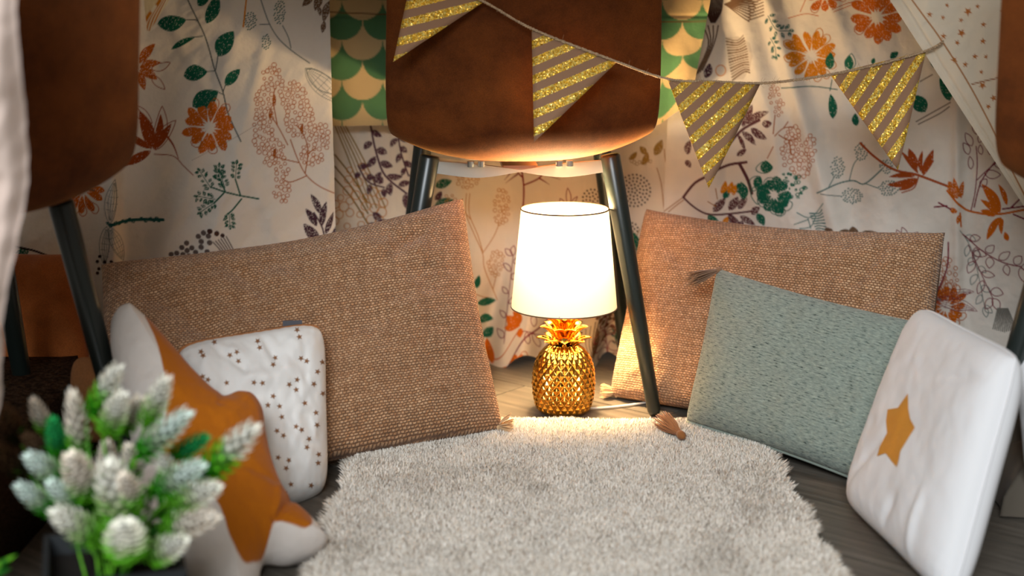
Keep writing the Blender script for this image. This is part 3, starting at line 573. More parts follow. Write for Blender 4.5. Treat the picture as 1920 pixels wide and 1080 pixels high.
# denser near the camera side is not needed: even spread with a jittered start
X = R.uniform(rx0-.004, rx1+.004, N); Y = R.uniform(1.10, ry1+.003, N); k = rug_in(X, Y); X = X[k]; Y = Y[k]; N = len(X)
a = fbm(X*9, Y*9, 90)*5+R.uniform(-2.6, 2.6, N); lean = .0015+.0030*R.rand(N); L = .0090+.003*R.rand(N)+.0022*fbm(X*14, Y*14, 95)
edge = np.minimum(np.minimum(X-rx0, rx1-X), ry1-Y); eo = np.clip(1-edge/.010, 0, 1)
ox = np.where(X-rx0 < .01, -1, np.where(rx1-X < .01, 1, 0))*eo; oy = np.where(ry1-Y < .01, 1, 0)*eo
Zb = rz-.002-.006*eo
dx = np.cos(a)*lean+ox*.006; dy = np.sin(a)*lean+oy*.006
wx = -np.sin(a+R.uniform(-.8, .8, N)); wy = np.cos(a); hw = .0007+.0004*R.rand(N)
vv = np.zeros((N, 5, 3)); B = np.stack([X, Y, Zb], 1); Wd = np.stack([wx, wy, np.zeros(N)], 1)*hw[:, None]
T1 = B+np.stack([dx*.35, dy*.35, L*.6], 1); T2 = B+np.stack([dx*1.3, dy*1.3, L], 1)
vv[:, 0] = B-Wd; vv[:, 1] = B+Wd; vv[:, 2] = T1+Wd*.9; vv[:, 3] = T1-Wd*.9; vv[:, 4] = T2
bi = np.arange(N)[:, None]*5; F = np.concatenate([bi+np.array([[0, 1, 2]]), bi+np.array([[0, 2, 3]]), bi+np.array([[3, 2, 4]])])
tint = R.rand(N); base = np.where(tint[:, None] < .07, lin((172, 150, 130)), np.where(tint[:, None] < .55, lin((226, 216, 202)), lin((243, 236, 226))))
base = base*(1+.10*fbm(X*30, Y*30, 97)[:, None])
cc = np.repeat(base, 5, 0)
def b_pile(nt, b):
    a_ = nd(nt, 'ShaderNodeVertexColor', layer_name='Col'); nt.links.new(a_.outputs[0], b.inputs['Base Color'])
M['pile'] = mat('rug_pile', rough=.95, spec=.05, build=b_pile)
o = mesh_np('pile', vv.reshape(-1, 3), F, M['pile'], rug, False, None, cc); o['kind'] = 'stuff'

# ---------------------------------------------------------------- cushions
def cushion_geo(TL, TR, BR, BL, T, rc=0.0, nu=70, nv=50, pinch=(.05, .05), a=3.0, wr=0.0, seed=0, flat=.0, pw=.5, creases=()):
    TL, TR, BR, BL = [np.array(p, float) for p in (TL, TR, BR, BL)]
    S, Q = np.meshgrid(np.linspace(-1, 1, nu), np.linspace(-1, 1, nv)); s = S.ravel(); q = Q.ravel()
    # denser near the rims
    s = np.sin(s*PI/2)*.35+s*.65; q = np.sin(q*PI/2)*.35+q*.65
    cr_ = 1-rc*np.abs(s)**5*np.abs(q)**5; s2 = s*(1-pinch[0]*(1-q**2))*cr_; pb_ = np.where(q > 0, pinch[2] if len(pinch) > 2 else pinch[1], pinch[1]); q2 = q*(1-pb_*(1-s**2))*cr_; u = (s2+1)/2; v = (q2+1)/2
    P = TL*((1-u)*(1-v))[:, None]+TR*(u*(1-v))[:, None]+BR*(u*v)[:, None]+BL*((1-u)*v)[:, None]
    n = np.cross(BL-TL, TR-TL); n /= np.linalg.norm(n)
    if n @ (np.array([0, 0, CAMH])-(TL+BR)/2) < 0: n = -n
    h = T/2*(np.clip(1-np.abs(s)**a, 0, 1)*np.clip(1-np.abs(q)**a, 0, 1))**pw
    W = np.linalg.norm(TR-TL); H = np.linalg.norm(TL-BL)
    e = (1-s**2)*(1-q**2)
    hf = h + wr*(fbm(s*3+seed, q*3, seed)*1.2+fbm(s*9, q*7+seed, seed+3)*.35)*np.clip(e*3, 0, 1)
    # radial puckers near the edges
    rim = np.clip(1-e*5, 0, 1)*np.clip(e*30, 0, 1); hf += wr*.18*rim*np.sin(s*W*260+3*np.sin(q*9))*.5+wr*.18*rim*np.sin(q*H*260)*.5
    for (x0, y0, x1, y1, wd, dp) in creases:
        dd = np.array([x1-x0, y1-y0]); l2 = dd@dd; t = np.clip(((s-x0)*dd[0]+(q-y0)*dd[1])/l2, 0, 1); ds = np.hypot(s-x0-t*dd[0], q-y0-t*dd[1])
        hf += dp*np.exp(-(ds/wd)**2)*np.sin(PI*np.clip(t*.9+.05, 0, 1))*np.clip(e*6, 0, 1)
    front = P+n*hf[:, None]; back = P-n*(h*(1-flat))[:, None]
    idx = np.arange(nu*nv).reshape(nv, nu); F = np.stack([idx[:-1, :-1], idx[1:, :-1], idx[1:, 1:], idx[:-1, 1:]], -1).reshape(-1, 4)
    bmap = np.arange(nu*nv)+nu*nv; rimm = np.zeros((nv, nu), bool); rimm[0] = rimm[-1] = True; rimm[:, 0] = rimm[:, -1] = True; r = rimm.ravel(); bmap[r] = np.arange(nu*nv)[r]
    Fb = bmap[F][:, ::-1]; uv = np.stack([u*W, -v*H], 1)
    return np.vstack([front, back]), np.vstack([F, Fb]), np.vstack([uv, uv+5]), n, P.reshape(nv, nu, 3)
def cushion(name, label, cat_, corners, T, m, col=None, part='cover', group=None, **k):
    Vv, F, uv, n, P = cushion_geo(*corners, T, **k)
    base = (np.array(corners[2])+np.array(corners[3]))/2; base = (base[0], base[1], min(base[2], 9))
    root = thing(name, label, cat_, base, 0, group)
    colr = None
    if col is not None: colr = col(uv, Vv) if callable(col) else np.ones((len(Vv), 3))*col
    used = np.unique(F); mp = np.zeros(len(Vv), int); mp[used] = np.arange(len(used))
    o = mesh_np(part, Vv[used], mp[F], m, root, True, uv[used], None if colr is None else colr[used])
    return root, o, n, P
def tassel(parent, root_, tip, spread, nst, m, rad=.0011, name='tassel', seed=0, knot=.006):
    r = random.Random(seed); g = Geo(); a = np.array(root_, float); b = np.array(tip, float); d_ = b-a; L_ = np.linalg.norm(d_); x = np.cross(d_, [0, 0, 1.0]); x /= np.linalg.norm(x); y = np.cross(d_, x); y /= np.linalg.norm(y)
    for i in range(nst):
        t = r.uniform(0, 2*PI); q = math.sqrt(r.random())*spread; off = x*math.cos(t)*q+y*math.sin(t)*q; l = r.uniform(.85, 1.08)
        pts = [a+off*.12, a+d_*.25+off*.35, a+d_*.6*l+off*.8+x*r.uniform(-.1, .1)*spread, a+d_*l+off*1.1]
        for p in pts: p[2] = max(p[2], .002)
        g.tube(cat(pts, 3), np.linspace(rad, rad*.6, 10), k=5)
    g.tube([a-d_*.06, a+d_*.02, a+d_*.12, a+d_*.2], [knot*.4, knot, knot*.95, knot*.5], k=10)
    return g.obj(name, m, parent)
M['tassel_tan'] = mat('tan_thread', (0.30, 0.15, 0.07), .8, sheen=.2)
M['tassel_rust'] = mat('rust_thread', (0.27, 0.10, 0.025), .8, sheen=.2)
M['tassel_jute'] = mat('jute_thread', (0.60, 0.40, 0.22), .8, sheen=.2)
# long left pillow
LB = (V(190, 496, 1.80), V(868, 372, 2.00), np.array([-.012, 1.868, .020]), np.array([-.50, 1.60, .004]))
r1, o, n, P = cushion('pillow', 'long tan woven jute pillow on the left, leaning on the chair leg', 'pillow', LB, .125, M['burlap'], nu=110, nv=80, pinch=(.03, .14, .02), a=4, wr=.008, seed=2, pw=.42,
    creases=((-.95, -.9, -.3, .2, .07, -.010), (.95, -.95, .2, -.3, .06, -.005), (-.5, -.95, -.1, -.2, .05, -.006), (-.2, .95, .3, .4, .05, .005), (.5, .95, .7, .5, .05, .004)))
tassel(r1, LB[2]+np.array([-.008, -.004, .006]), LB[2]+np.array([.012, -.008, .010]), .016, 60, M['tassel_jute'], .0010, seed=1, knot=.008)
# long right pillow
RB = (V(1212, 392, 2.185), V(1772, 436, 1.93), np.array([.545, 1.80, .003]), np.array([.150, 2.085, .003]))
r2, o, n, P = cushion('pillow', 'long tan woven jute pillow on the right, behind the grey green cushion', 'pillow', RB, .115, M['burlap'], nu=110, nv=80, pinch=(.02, .095, .03), a=4, wr=.007, seed=9, pw=.42,
    creases=((.98, -.9, .55, .0, .05, -.008), (.75, -.95, .55, -.3, .05, -.005), (-.9, -.9, -.5, -.3, .06, -.005), (-.95, .95, -.6, .5, .05, .006)))
tassel(r2, RB[3]+np.array([.010, -.004, .008]), RB[3]+np.array([-.014, -.006, .010]), .012, 50, M['tassel_jute'], .0010, seed=2, knot=.009)
# grey green chenille cushion
GB = (V(1346, 503, 1.985), V(1752, 610, 1.775), np.array([.472, 1.648, .003]), np.array([.243, 1.902, .020]))
r3, o, n, P = cushion('cushion', 'grey green flecked chenille cushion with rust corner tassels', 'cushion', GB, .085, M['chenille'], nu=90, nv=60, pinch=(.03, .05), a=4, wr=.004, seed=14, pw=.45)
tassel(r3, GB[0]+np.array([.002, -.006, -.001]), V(1297, 524, 1.925), .010, 60, M['tassel_tan'], .0010, seed=3, knot=.004)
tassel(r3, G(1280, 818, .030), G(1241, 786, .033), .012, 70, M['tassel_rust'], .0011, seed=4, knot=.006)
pe = [P[-1, i]+np.array([0, -.004, .001]) for i in range(0, 90, 3)]
tube('edge_seam', pe, .0022, M['chenille'], r3, 6)
# white cushion with gold star
M['white_c'] = mat('white_cotton', (.80, .79, .80), .85, sheen=.15, build=lambda nt, b: bump(nt, b, noise(nt, coord(nt, 'Object'), 22, 2), .003, .15))
WB = (V(1733, 572, 1.735), V(1913, 664, 1.44), G(1785, 1140, .003), np.array([.404, 1.622, .003]))
r4, o4, nW, PW = cushion('cushion', 'white cotton cushion with a gold star, standing at the lower right', 'cushion', WB, .068, M['white_c'], nu=100, nv=80, rc=.05, pinch=(.02, .03), a=5, wr=.0022, seed=21, pw=.44, part='cover',
    creases=((-.9, .9, -.2, .1, .05, -.004), (.0, .9, .2, .5, .05, -.004), (.5, .95, .6, .3, .05, .004), (.9, -.7, .2, -.5, .04, -.003)))
# real raised seam along the rim
rim = list(PW[0, :, :])+list(PW[1:, -1, :])+list(PW[-1, ::-1, :][1:])+list(PW[::-1, 0, :][1:-1]); rim = np.array(rim+[rim[0]])
tube('seam', rim[::2], .0016, M['white_c'], r4, 6)
M['goldfoil'] = mat('gold_foil_print', (0.62, 0.29, 0.04), .55, .25, build=lambda nt, b: bump(nt, b, noise(nt, coord(nt, 'Object'), 90, 3), .002, .5))
me4 = o4.data
from mathutils.bvhtree import BVHTree
bvh = BVHTree.FromPolygons([Vector(v.co) for v in me4.vertices], [tuple(p.vertices) for p in me4.polygons])
inv4 = r4.location
def onto(px, py, off=.0006):     # a point of the cushion cover lying on the line of sight of one traced print point
    rr = Vector(ray(px, py)).normalized(); h = bvh.ray_cast(Vector((0, 0, CAMH)), rr)
    if h[0] is None: return None
    return np.array(h[0])+np.array(h[1] if h[1].dot(rr) < 0 else -h[1])*off
SP = [(1703, 738), (1704, 768), (1707, 785), (1716, 802), (1700, 828), (1689, 846), (1686, 862), (1682, 876), (1673, 866), (1661, 850), (1645, 856), (1650, 838), (1664, 812), (1662, 790), (1665, 768), (1684, 765)]
cx_, cy_ = 1686, 808; rings_ = []
SPd = []
for i in range(len(SP)):
    p, q = np.array(SP[i], float), np.array(SP[(i+1) % len(SP)], float)
    for t in (0, .5): SPd.append(p+(q-p)*t)
Vs = []; nr = 8
for i in range(1, nr+1):
    for p in SPd: Vs.append(onto(cx_+(p[0]-cx_)*i/nr, cy_+(p[1]-cy_)*i/nr))
Vs.append(onto(cx_, cy_)); Fs = []; m_ = len(SPd)
for i in range(nr-1):
    for j in range(m_): Fs.append((i*m_+j, i*m_+(j+1) % m_, (i+1)*m_+(j+1) % m_, (i+1)*m_+j))
for j in range(m_): Fs.append((len(Vs)-1, (j+1) % m_, j, j))
if all(v is not None for v in Vs):
    o = poly_obj('star_print', np.array(Vs), Fs, M['goldfoil'], r4); o['label'] = 'gold foil star on the cushion front'
# small white cushion with star print
def star_at(cx, cy, r, a):
    return [(cx+math.cos(a+i*PI/5)*(r if i % 2 == 0 else r*.42), cy+math.sin(a+i*PI/5)*(r if i % 2 == 0 else r*.42)) for i in range(10)]
stars = [(377, 660), (381, 667), (431, 666), (444, 660), (447, 677), (483, 640), (487, 652), (516, 671), (512, 684), (557, 619), (561, 632), (564, 672), (575, 677), (604, 679), (609, 690), (595, 697), (542, 721), (557, 712), (555, 731), (588, 720), (605, 738), (476, 717), (492, 718), (512, 743), (502, 760), (524, 762), (528, 782), (571, 756), (592, 774), (555, 800), (565, 806), (594, 797), (519, 808), (531, 817), (608, 760), (579, 823), (575, 839), (521, 858), (541, 863), (536, 878), (597, 852), (596, 868), (545, 908), (534, 924), (583, 910), (602, 912), (380, 706), (390, 712), (425, 718), (402, 642), (350, 690), (450, 740), (470, 780), (500, 900)]
SB = (V(318, 652, 1.68), V(612, 605, 1.745), G(618, 925), G(395, 1000))
M['star_cot'] = mat('white_star_cotton', (.80, .77, .74), .88, sheen=.1, build=lambda nt, b: bump(nt, b, noise(nt, coord(nt, 'Object'), 34, 3), .004, .35))
r5, o5, n5, P5 = cushion('cushion', 'small white cushion scattered with tiny brown stars, rust piping', 'cushion', SB, .085, M['star_cot'], nu=80, nv=70, pinch=(.025, .02), a=4, wr=.007, seed=31, pw=.45,
    rc=.10, creases=((.1, -.9, .35, -.4, .06, -.007), (-.5, -.8, -.1, -.45, .06, -.006), (-.2, -.4, .2, -.3, .07, .006), (-.6, -.3, .1, -.1, .08, -.005)))
M['brown_ink'] = mat('brown_print', (0.26, 0.115, 0.05), .8)
bvh = BVHTree.FromPolygons([Vector(v.co) for v in o5.data.vertices], [tuple(p.vertices) for p in o5.data.polygons])
g = Geo()
for (x, y) in stars:
    pts = [onto(a_, b_, .0005) for a_, b_ in [(x, y)]+star_at(x, y, 6.2, rnd.uniform(0, 6))]
    if any(p is None for p in pts): continue
    g.add(pts, [(0, 1+i, 1+(i+1) % 10) for i in range(10)])
o = g.obj('star_prints', M['brown_ink'], r5, False); o['kind'] = 'stuff'
M['rust_pipe'] = mat('rust_piping', (0.42, 0.17, 0.06), .8)
tube('piping', P5[0, ::2]+np.array([0, -.001, .0035]), .0026, M['rust_pipe'], r5, 6)
M['tag'] = mat('grey_label_tape', (0.10, 0.10, 0.115), .7)
p = P5[0, 62]; bm = bmesh.new(); bmesh.ops.create_cube(bm, size=1, matrix=Matrix.Translation(Vector(p)+Vector((-.008, .002, .004))) @ Matrix.Rotation(.15, 4, 'Z') @ Matrix.Diagonal((.024, .0015, .013, 1))); bmesh.ops.bevel(bm, geom=list(bm.edges), offset=.0005, segments=1)
bm_obj('fabric_tag', bm, M['tag'], r5, False)

# star shaped cushion
OUT = [(238, 580), (262, 596), (290, 622), (330, 668), (375, 718), (412, 748), (440, 742), (470, 748), (490, 775), (497, 820), (508, 870), (525, 915), (545, 945), (575, 972), (600, 1000), (612, 1022), (590, 1042), (545, 1055), (505, 1052), (490, 1066), (480, 1110), (462, 1150), (430, 1160), (395, 1130), (360, 1080), (325, 1040), (280, 1020), (225, 1020), (190, 1000), (200, 960), (232, 900), (250, 850), (240, 790), (222, 710), (208, 640), (212, 592)]
OCH = [(275, 612), (300, 632), (340, 672), (385, 722), (415, 746), (440, 742), (466, 748), (486, 775), (492, 820), (505, 870), (523, 915), (545, 945), (565, 965), (574, 995), (560, 1018), (512, 1010), (497, 1012), (486, 1060), (462, 1078), (440, 1082), (415, 1040), (395, 985), (370, 960), (340, 950), (300, 940), (290, 860), (300, 800), (295, 740), (282, 680), (264, 620)]
# the cushion's own plane, leaning back on the small white cushion
p0 = G(560, 1050, .02); p1 = G(300, 1095, .02); nrm = None
A0 = G(600, 1046, .012); A1 = G(250, 1130, .012); A2 = V(250, 590, 1.60)
nS = np.cross(A1-A0, A2-A0); nS /= np.linalg.norm(nS)
if nS[1] > 0: nS = -nS
def on_plane(px, py):
    r = ray(px, py); o_ = np.array([0, 0, CAMH]); t = ((A0-o_)@nS)/(r@nS); return o_+r*t
ocol = lin((176, 98, 14)); wcol = lin((224, 214, 206))
OU = cat(OUT, 13, True); cen = np.array([385., 860.]); nr = 90; m_ = len(OU)
cO = Canvas(150, 540, 660, 1200, wcol, 1.0); cO.poly(cat(OCH, 6, True), ocol)
# soften ochre border corners: ochre stays a dyed panel of its own
Vf = []; colF = []
prof = []
for i in range(1, nr+1):
    t = i/nr
    for q in OU: Vf.append(on_plane(*(cen+(q-cen)*t)))
Vf = np.array(Vf); Pc = on_plane(*cen)
OU3 = Vf[-m_:]
def edge_dist(P):
    D = np.full(len(P), 9.0)
    for j in range(m_):
        a_, b_ = OU3[j], OU3[(j+1) % m_]; d_ = b_-a_; t = np.clip(((P-a_)@d_)/(d_@d_), 0, 1); D = np.minimum(D, np.linalg.norm(P-a_-t[:, None]*d_, axis=1))
    return D
Pall = np.vstack([Vf, Pc]); ed = edge_dist(Pall); hh = .042*np.sqrt(np.clip(1-(1-np.clip(ed/.055, 0, 1))**2, 0, 1))
px_, py_ = proj(Pall); colA = cO.sample(px_, py_)
hw_ = hh+.003*fbm(px_/45, py_/45, 140)*np.clip(ed/.02, 0, 1)
for (x0, y0, x1, y1, wd, dp) in [(500, 1005, 545, 945, 7, -.006), (512, 940, 500, 1000, 6, .004), (400, 900, 500, 925, 8, -.002), (415, 750, 400, 790, 8, -.003)]:
    dd = np.array([x1-x0, y1-y0], float); t = np.clip(((px_-x0)*dd[0]+(py_-y0)*dd[1])/(dd@dd), 0, 1); hw_ += dp*np.exp(-((px_-x0-t*dd[0])**2+(py_-y0-t*dd[1])**2)/wd**2)
fr = Pall+nS*hw_[:, None]; bk = Pall-nS*hh[:, None]; n1 = len(Pall); bk[n1-1-m_:n1-1] = fr[n1-1-m_:n1-1]
F = []
for i in range(nr-1):
    for j in range(m_): F.append((i*m_+j, i*m_+(j+1) % m_, (i+1)*m_+(j+1) % m_, (i+1)*m_+j))
for j in range(m_): F.append((n1-1, j, (j+1) % m_, (j+1) % m_))
Fb = [tuple(x+n1 for x in f[::-1]) for f in F]
r6 = thing('star_cushion', 'large star shaped cushion, ochre with white points, behind the potted plant', 'cushion', ((A0+A1)/2))
me = bpy.data.meshes.new('cover'); me.from_pydata([tuple(map(float, v)) for v in np.vstack([fr, bk])], [], [tuple(dict.fromkeys(f)) for f in F+Fb]); me.update()
at = me.color_attributes.new('Col', 'FLOAT_COLOR', 'POINT'); c4 = np.ones((2*n1, 4), np.float32); c4[:n1, :3] = colA; c4[n1:, :3] = wcol; at.data.foreach_set('color', c4.ravel())
bm = bmesh.new(); bm.from_mesh(me); bmesh.ops.remove_doubles(bm, verts=list(bm.verts), dist=1e-6); bmesh.ops.recalc_face_normals(bm, faces=list(bm.faces)); bm.to_mesh(me); bm.free(); smooth(me)
link('cover', me, M['vcol'], r6)

# left terracotta cushion, brown fur pouf, tan cushion
M['terra'] = mat('terracotta_velvet', rough=.9, sheen=.1, build=b_suede((0.30, .075, .012), (0.42, .115, .022)))
cushion('cushion', 'plain terracotta cushion behind the left chair leg', 'cushion', (V(-60, 470, 1.90), V(150, 476, 1.90), V(172, 705, 1.845), V(-60, 705, 1.845)), .06, M['terra'], pinch=(.03, .03), wr=.004, seed=41, part='cover')
M['tan'] = mat('tan_suede', rough=.9, build=b_suede((0.20, .075, .025), (0.30, .12, .04)))
cushion('cushion', 'small tan cushion wedged behind the black leg of the left chair', 'cushion', (V(134, 668, 1.66), V(222, 672, 1.66), V(232, 830, 1.62), V(132, 830, 1.62)), .05, M['tan'], rc=.22, pinch=(.0, .0), wr=.002, seed=43, part='cover', a=2.6, nu=40, nv=40)
def b_fur(nt, b):
    n = noise(nt, coord(nt, 'Object', (60, 60, 320)), 2.5, 4); nt.links.new(ramp(nt, n, [(.35, (.022, .011, .006)), (.65, (.085, .045, .024))]), b.inputs['Base Color']); bump(nt, b, n, .006, .9)
M['fur'] = mat('dark_brown_fur', rough=.95, spec=.05, build=b_fur)
bm = bmesh.new(); bmesh.ops.create_cube(bm, size=1, matrix=Matrix.Translation((-.755, 1.60, .066)) @ Matrix.Diagonal((.42, .50, .132, 1))); bmesh.ops.bevel(bm, geom=list(bm.edges), offset=.035, segments=5)
bmesh.ops.subdivide_edges(bm, edges=[e for e in bm.edges if e.calc_length() > .08], cuts=8, use_grid_fill=True)
fo = bm_obj('floor_pouf', bm, M['fur']); tag(fo, 'low dark brown furry floor pouf in the shadow at the left edge', 'pouf')
# right edge: pale cushion and crumpled cloth
cushion('cushion', 'pale greenish white cushion just showing at the right edge', 'cushion', (V(1900, 655, 1.62), V(2090, 640, 1.56), V(2075, 985, 1.50), V(1925, 900, 1.58)), .08, M['white_c'], pinch=(.03, .03), wr=.004, seed=51, part='cover', nu=40, nv=40)
nx, ny = 90, 80; UU, VV = np.meshgrid(np.linspace(0, 1, nx), np.linspace(0, 1, ny)); u = UU.ravel(); v = VV.ravel()
Xc = .575+.30*u+.012*np.sin(v*9); Yc = 1.585+.26*v-.05*u; env = np.clip(np.minimum(np.minimum(u, 1-u), np.minimum(v, 1-v))*7, 0, 1)**.5
Zc = .003+env*(.055+.05*np.abs(fbm(u*4+v*2, v*4-u, 150))*1.6+.02*np.abs(np.sin(u*9+v*7+3*fbm(u*3, v*3, 155)))+.03*v)
idx = np.arange(nx*ny).reshape(ny, nx); F = np.stack([idx[:-1, :-1], idx[:-1, 1:], idx[1:, 1:], idx[1:, :-1]], -1).reshape(-1, 4)
M['crumple'] = mat('taupe_linen', (.11, .09, .068), .85, sheen=.05)
o = mesh_np('crumpled_cloth', np.stack([Xc, Yc, Zc], 1), F, M['crumple']); tag(o, 'crumpled taupe cloth heaped on the floor behind the gold star cushion', 'cloth')

# ---------------------------------------------------------------- chairs
def make_chair(label):
    t = thing('shell_chair', label, 'chair')
    prof = [(.150, .452), (.120, .447), (.05, .437), (-.04, .424), (-.11, .413), (-.155, .418), (-.183, .440), (-.198, .475), (-.208, .53), (-.222, .60), (-.238, .68), (-.252, .76), (-.262, .82), (-.266, .85)]
    wid = [.110, .150, .172, .180, .182, .184, .186, .187, .186, .183, .179, .170, .150, .100]
    prof = [(a_, b_-.020) for a_, b_ in prof]; P = cat(prof, 3); Wd = cat([(w_, 0) for w_ in wid], 3)[:, 0]
    T = np.gradient(P, axis=0); T /= np.linalg.norm(T, axis=1)[:, None]; Nn = np.stack([-T[:, 1], T[:, 0]], 1)   # inward/up side
    Nn = np.where((Nn[:, :1]*0+1) > 0, Nn, Nn)
    m = len(P); ns = 29; Vt = []
    for i in range(m):
        nrm_ = Nn[i]; 
        if nrm_ @ np.array([.3, 1.0]) < 0: nrm_ = -nrm_
        for j in range(ns):
            s = -1+2*j/(ns-1); k_ = abs(s)**2.6
            lift = .040*k_
            Vt.append((s*Wd[i]*(1-.03*k_), P[i][0]+nrm_[0]*lift, P[i][1]+nrm_[1]*lift))
    F = [(i*ns+j, i*ns+j+1, (i+1)*ns+j+1, (i+1)*ns+j) for i in range(m-1) for j in range(ns-1)]
    me = bpy.data.meshes.new('seat_shell'); me.from_pydata([tuple(map(float, v_)) for v_ in Vt], [], F); me.update(); smooth(me)
    o = link('seat_shell', me, M['suede'], t, (0, 0, 0))
    md = o.modifiers.new('solid', 'SOLIDIFY'); md.thickness = .034; md.offset = 0; md2 = o.modifiers.new('sub', 'SUBSURF'); md2.levels = 2; md2.render_levels = 2
    for sx in (-1, 1):
        for tx, ty, fx, fy in ((.127, -.100, .196, -.118), (.137, .100, .190, .135)):
            top = np.array([sx*tx, ty, .382]); ft = np.array([sx*fx, fy, .004])
            g = Geo(); g.tube([top+(ft-top)*q for q in (0, .01, .5, .985, 1)], [.0125, .0145, .0125, .0098, .008], k=20); g.obj('leg', M['leg'], t, True, (0, 0, 0))
    # curved metal mounting bars under the seat
    def bar(pts_top, pts_bot, y, th, name='mounting_bar'):
        bm = bmesh.new(); A_ = cat(pts_top, 6); B_ = cat(pts_bot, 6); rows = []
        for (x, z), (x2, z2) in zip(A_, B_): rows.append([bm.verts.new((x, y-th, z)), bm.verts.new((x, y+th, z)), bm.verts.new((x2, y+th, z2)), bm.verts.new((x2, y-th, z2))])
        for a_, b_ in zip(rows[:-1], rows[1:]):
            for q in range(4): bm.faces.new((a_[q], b_[q], b_[(q+1) % 4], a_[(q+1) % 4]))
        bm.faces.new(rows[0]); bm.faces.new(rows[-1][::-1]); bmesh.ops.recalc_face_normals(bm, faces=list(bm.faces)); bm_obj(name, bm, M['bracket'], t, False, (0, 0, 0))
    for y, s_ in ((-.100, 1), (.100, 1.05)):
        bar([(-.120*s_, .374), (-.06, .369), (0, .361)], [(-.120*s_, .357), (-.06, .350), (0, .358)], y, .004)
        bar([(0, .361), (.06, .369), (.120*s_, .374)], [(0, .358), (.06, .350), (.120*s_, .357)], y, .004)
    bmm = bmesh.new(); bmesh.ops.create_cube(bmm, size=1, matrix=Matrix.Translation((0, 0, .364)) @ Matrix.Diagonal((.05, .20, .005, 1))); bmesh.ops.bevel(bmm, geom=list(bmm.edges), offset=.002, segments=2); bm_obj('mounting_plate', bmm, M['bracket'], t, False, (0, 0, 0))
    for x in (-.07, -.055, .055, .07):
        Vb, Fb_ = lathe_geo([(.0001, .366), (.005, .366), (.005, .374), (.0001, .374)], 12); poly_obj('bolt', Vb+np.array([x, -.106, 0]), Fb_, M['bolt'], t, False, (0, 0, 0))
    return t
ch = make_chair('brown suede shell chair on black legs standing over the pineapple lamp')
ch.location = (.006, 2.10, 0); ch.rotation_euler = (0, 0, .055)
def dup(root, loc, rz_, label):
    r = root.copy(); C.objects.link(r); r.location = loc; r.rotation_euler = (0, 0, rz_); r['label'] = label
    for c_ in list(root.children):
        if c_.name.startswith(('mounting_bar', 'bolt')): continue
        k_ = c_.copy(); C.objects.link(k_); k_.parent = r
    return r
chL = dup(ch, (-.660, 1.54, 0), .78, 'brown suede shell chair at the left edge, black leg beside the star cushion')
chR = dup(ch, (.780, 1.60, 0), -.60, 'brown suede shell chair cut off by the right edge of the picture')
for q in (ch, chL, chR): q['group'] = 'suede shell chairs'

# ---------------------------------------------------------------- lamp
LX, LY = .0755, 2.01
lamp = thing('table_lamp', 'gold pineapple table lamp with glowing white shade', 'lamp', (LX, LY, 0))
nu_, nv_ = 312, 230; hgt = .105
zz = np.linspace(0, 1, nv_); prof_r = np.interp(zz, [0, .03, .10, .25, .45, .65, .80, .90, .96, 1.0], [.026, .034, .0385, .0425, .0440, .0425, .0375, .0310, .0250, .0190])
kk = np.ones(9)/9; prof_r = np.convolve(np.pad(prof_r, 4, 'edge'), kk, 'valid')
TH, ZZ = np.meshgrid(np.arange(nu_)*2*PI/nu_, zz); NS = 24; rows = 14.0
ph = ZZ*rows; a_ = TH*NS/(2*PI)
u1 = a_+ph/2; u2 = a_-ph/2
f1 = np.abs(u1-np.round(u1)); f2 = np.abs(u2-np.round(u2)); pyr = np.clip(1-2.1*np.maximum(f1, f2), 0, 1)
amp = .0034*sstep(.02, .10, ZZ)*(.55+.45*sstep(1.0, .8, ZZ))
rr = prof_r[:, None]+amp*pyr**.8
Vp = np.stack([rr*np.cos(TH), rr*np.sin(TH), ZZ*hgt], -1).reshape(-1, 3)
idx = np.arange(nu_*nv_).reshape(nv_, nu_); nx_ = np.roll(idx, -1, 1)
F = np.stack([idx[:-1], nx_[:-1], nx_[1:], idx[1:]], -1).reshape(-1, 4)
mesh_np('pineapple_body', Vp, F, M['gold'], lamp, True, loc=(0, 0, 0))
def crown_leaf(L_, W_, out, up, curl):
    n1_, n2_ = 9, 7; V_ = []
    for i in range(n1_):
        t = i/(n1_-1); wdt = W_*(math.sin(PI*min(1, t*.72+.28))**.8 if t < .99 else .02); r_ = out*t+curl*t*t; z_ = up*math.sin(t*PI/2*.9)
        for j in range(n2_): s = -1+2*j/(n2_-1); V_.append((s*wdt/2, r_-.15*abs(s)*wdt, z_+.25*abs(s)*wdt))
    V_ = np.array(V_); V2 = V_+np.array([0, -.0009, -.0016]); m = n1_*n2_; F = []
    for i in range(n1_-1):
        for j in range(n2_-1): a0 = i*n2_+j; F.append((a0, a0+1, a0+n2_+1, a0+n2_)); F.append((a0+m, a0+n2_+m, a0+n2_+1+m, a0+1+m))
    for i in range(n1_-1): F.append((i*n2_, (i+1)*n2_, (i+1)*n2_+m, i*n2_+m)); a0 = i*n2_+n2_-1; F.append((a0, a0+m, a0+n2_+m, a0+n2_))
    for j in range(n2_-1): F.append((j, j+m, j+1+m, j+1)); a0 = (n1_-1)*n2_+j; F.append((a0, a0+1, a0+1+m, a0+m))
    return V_, V2, F
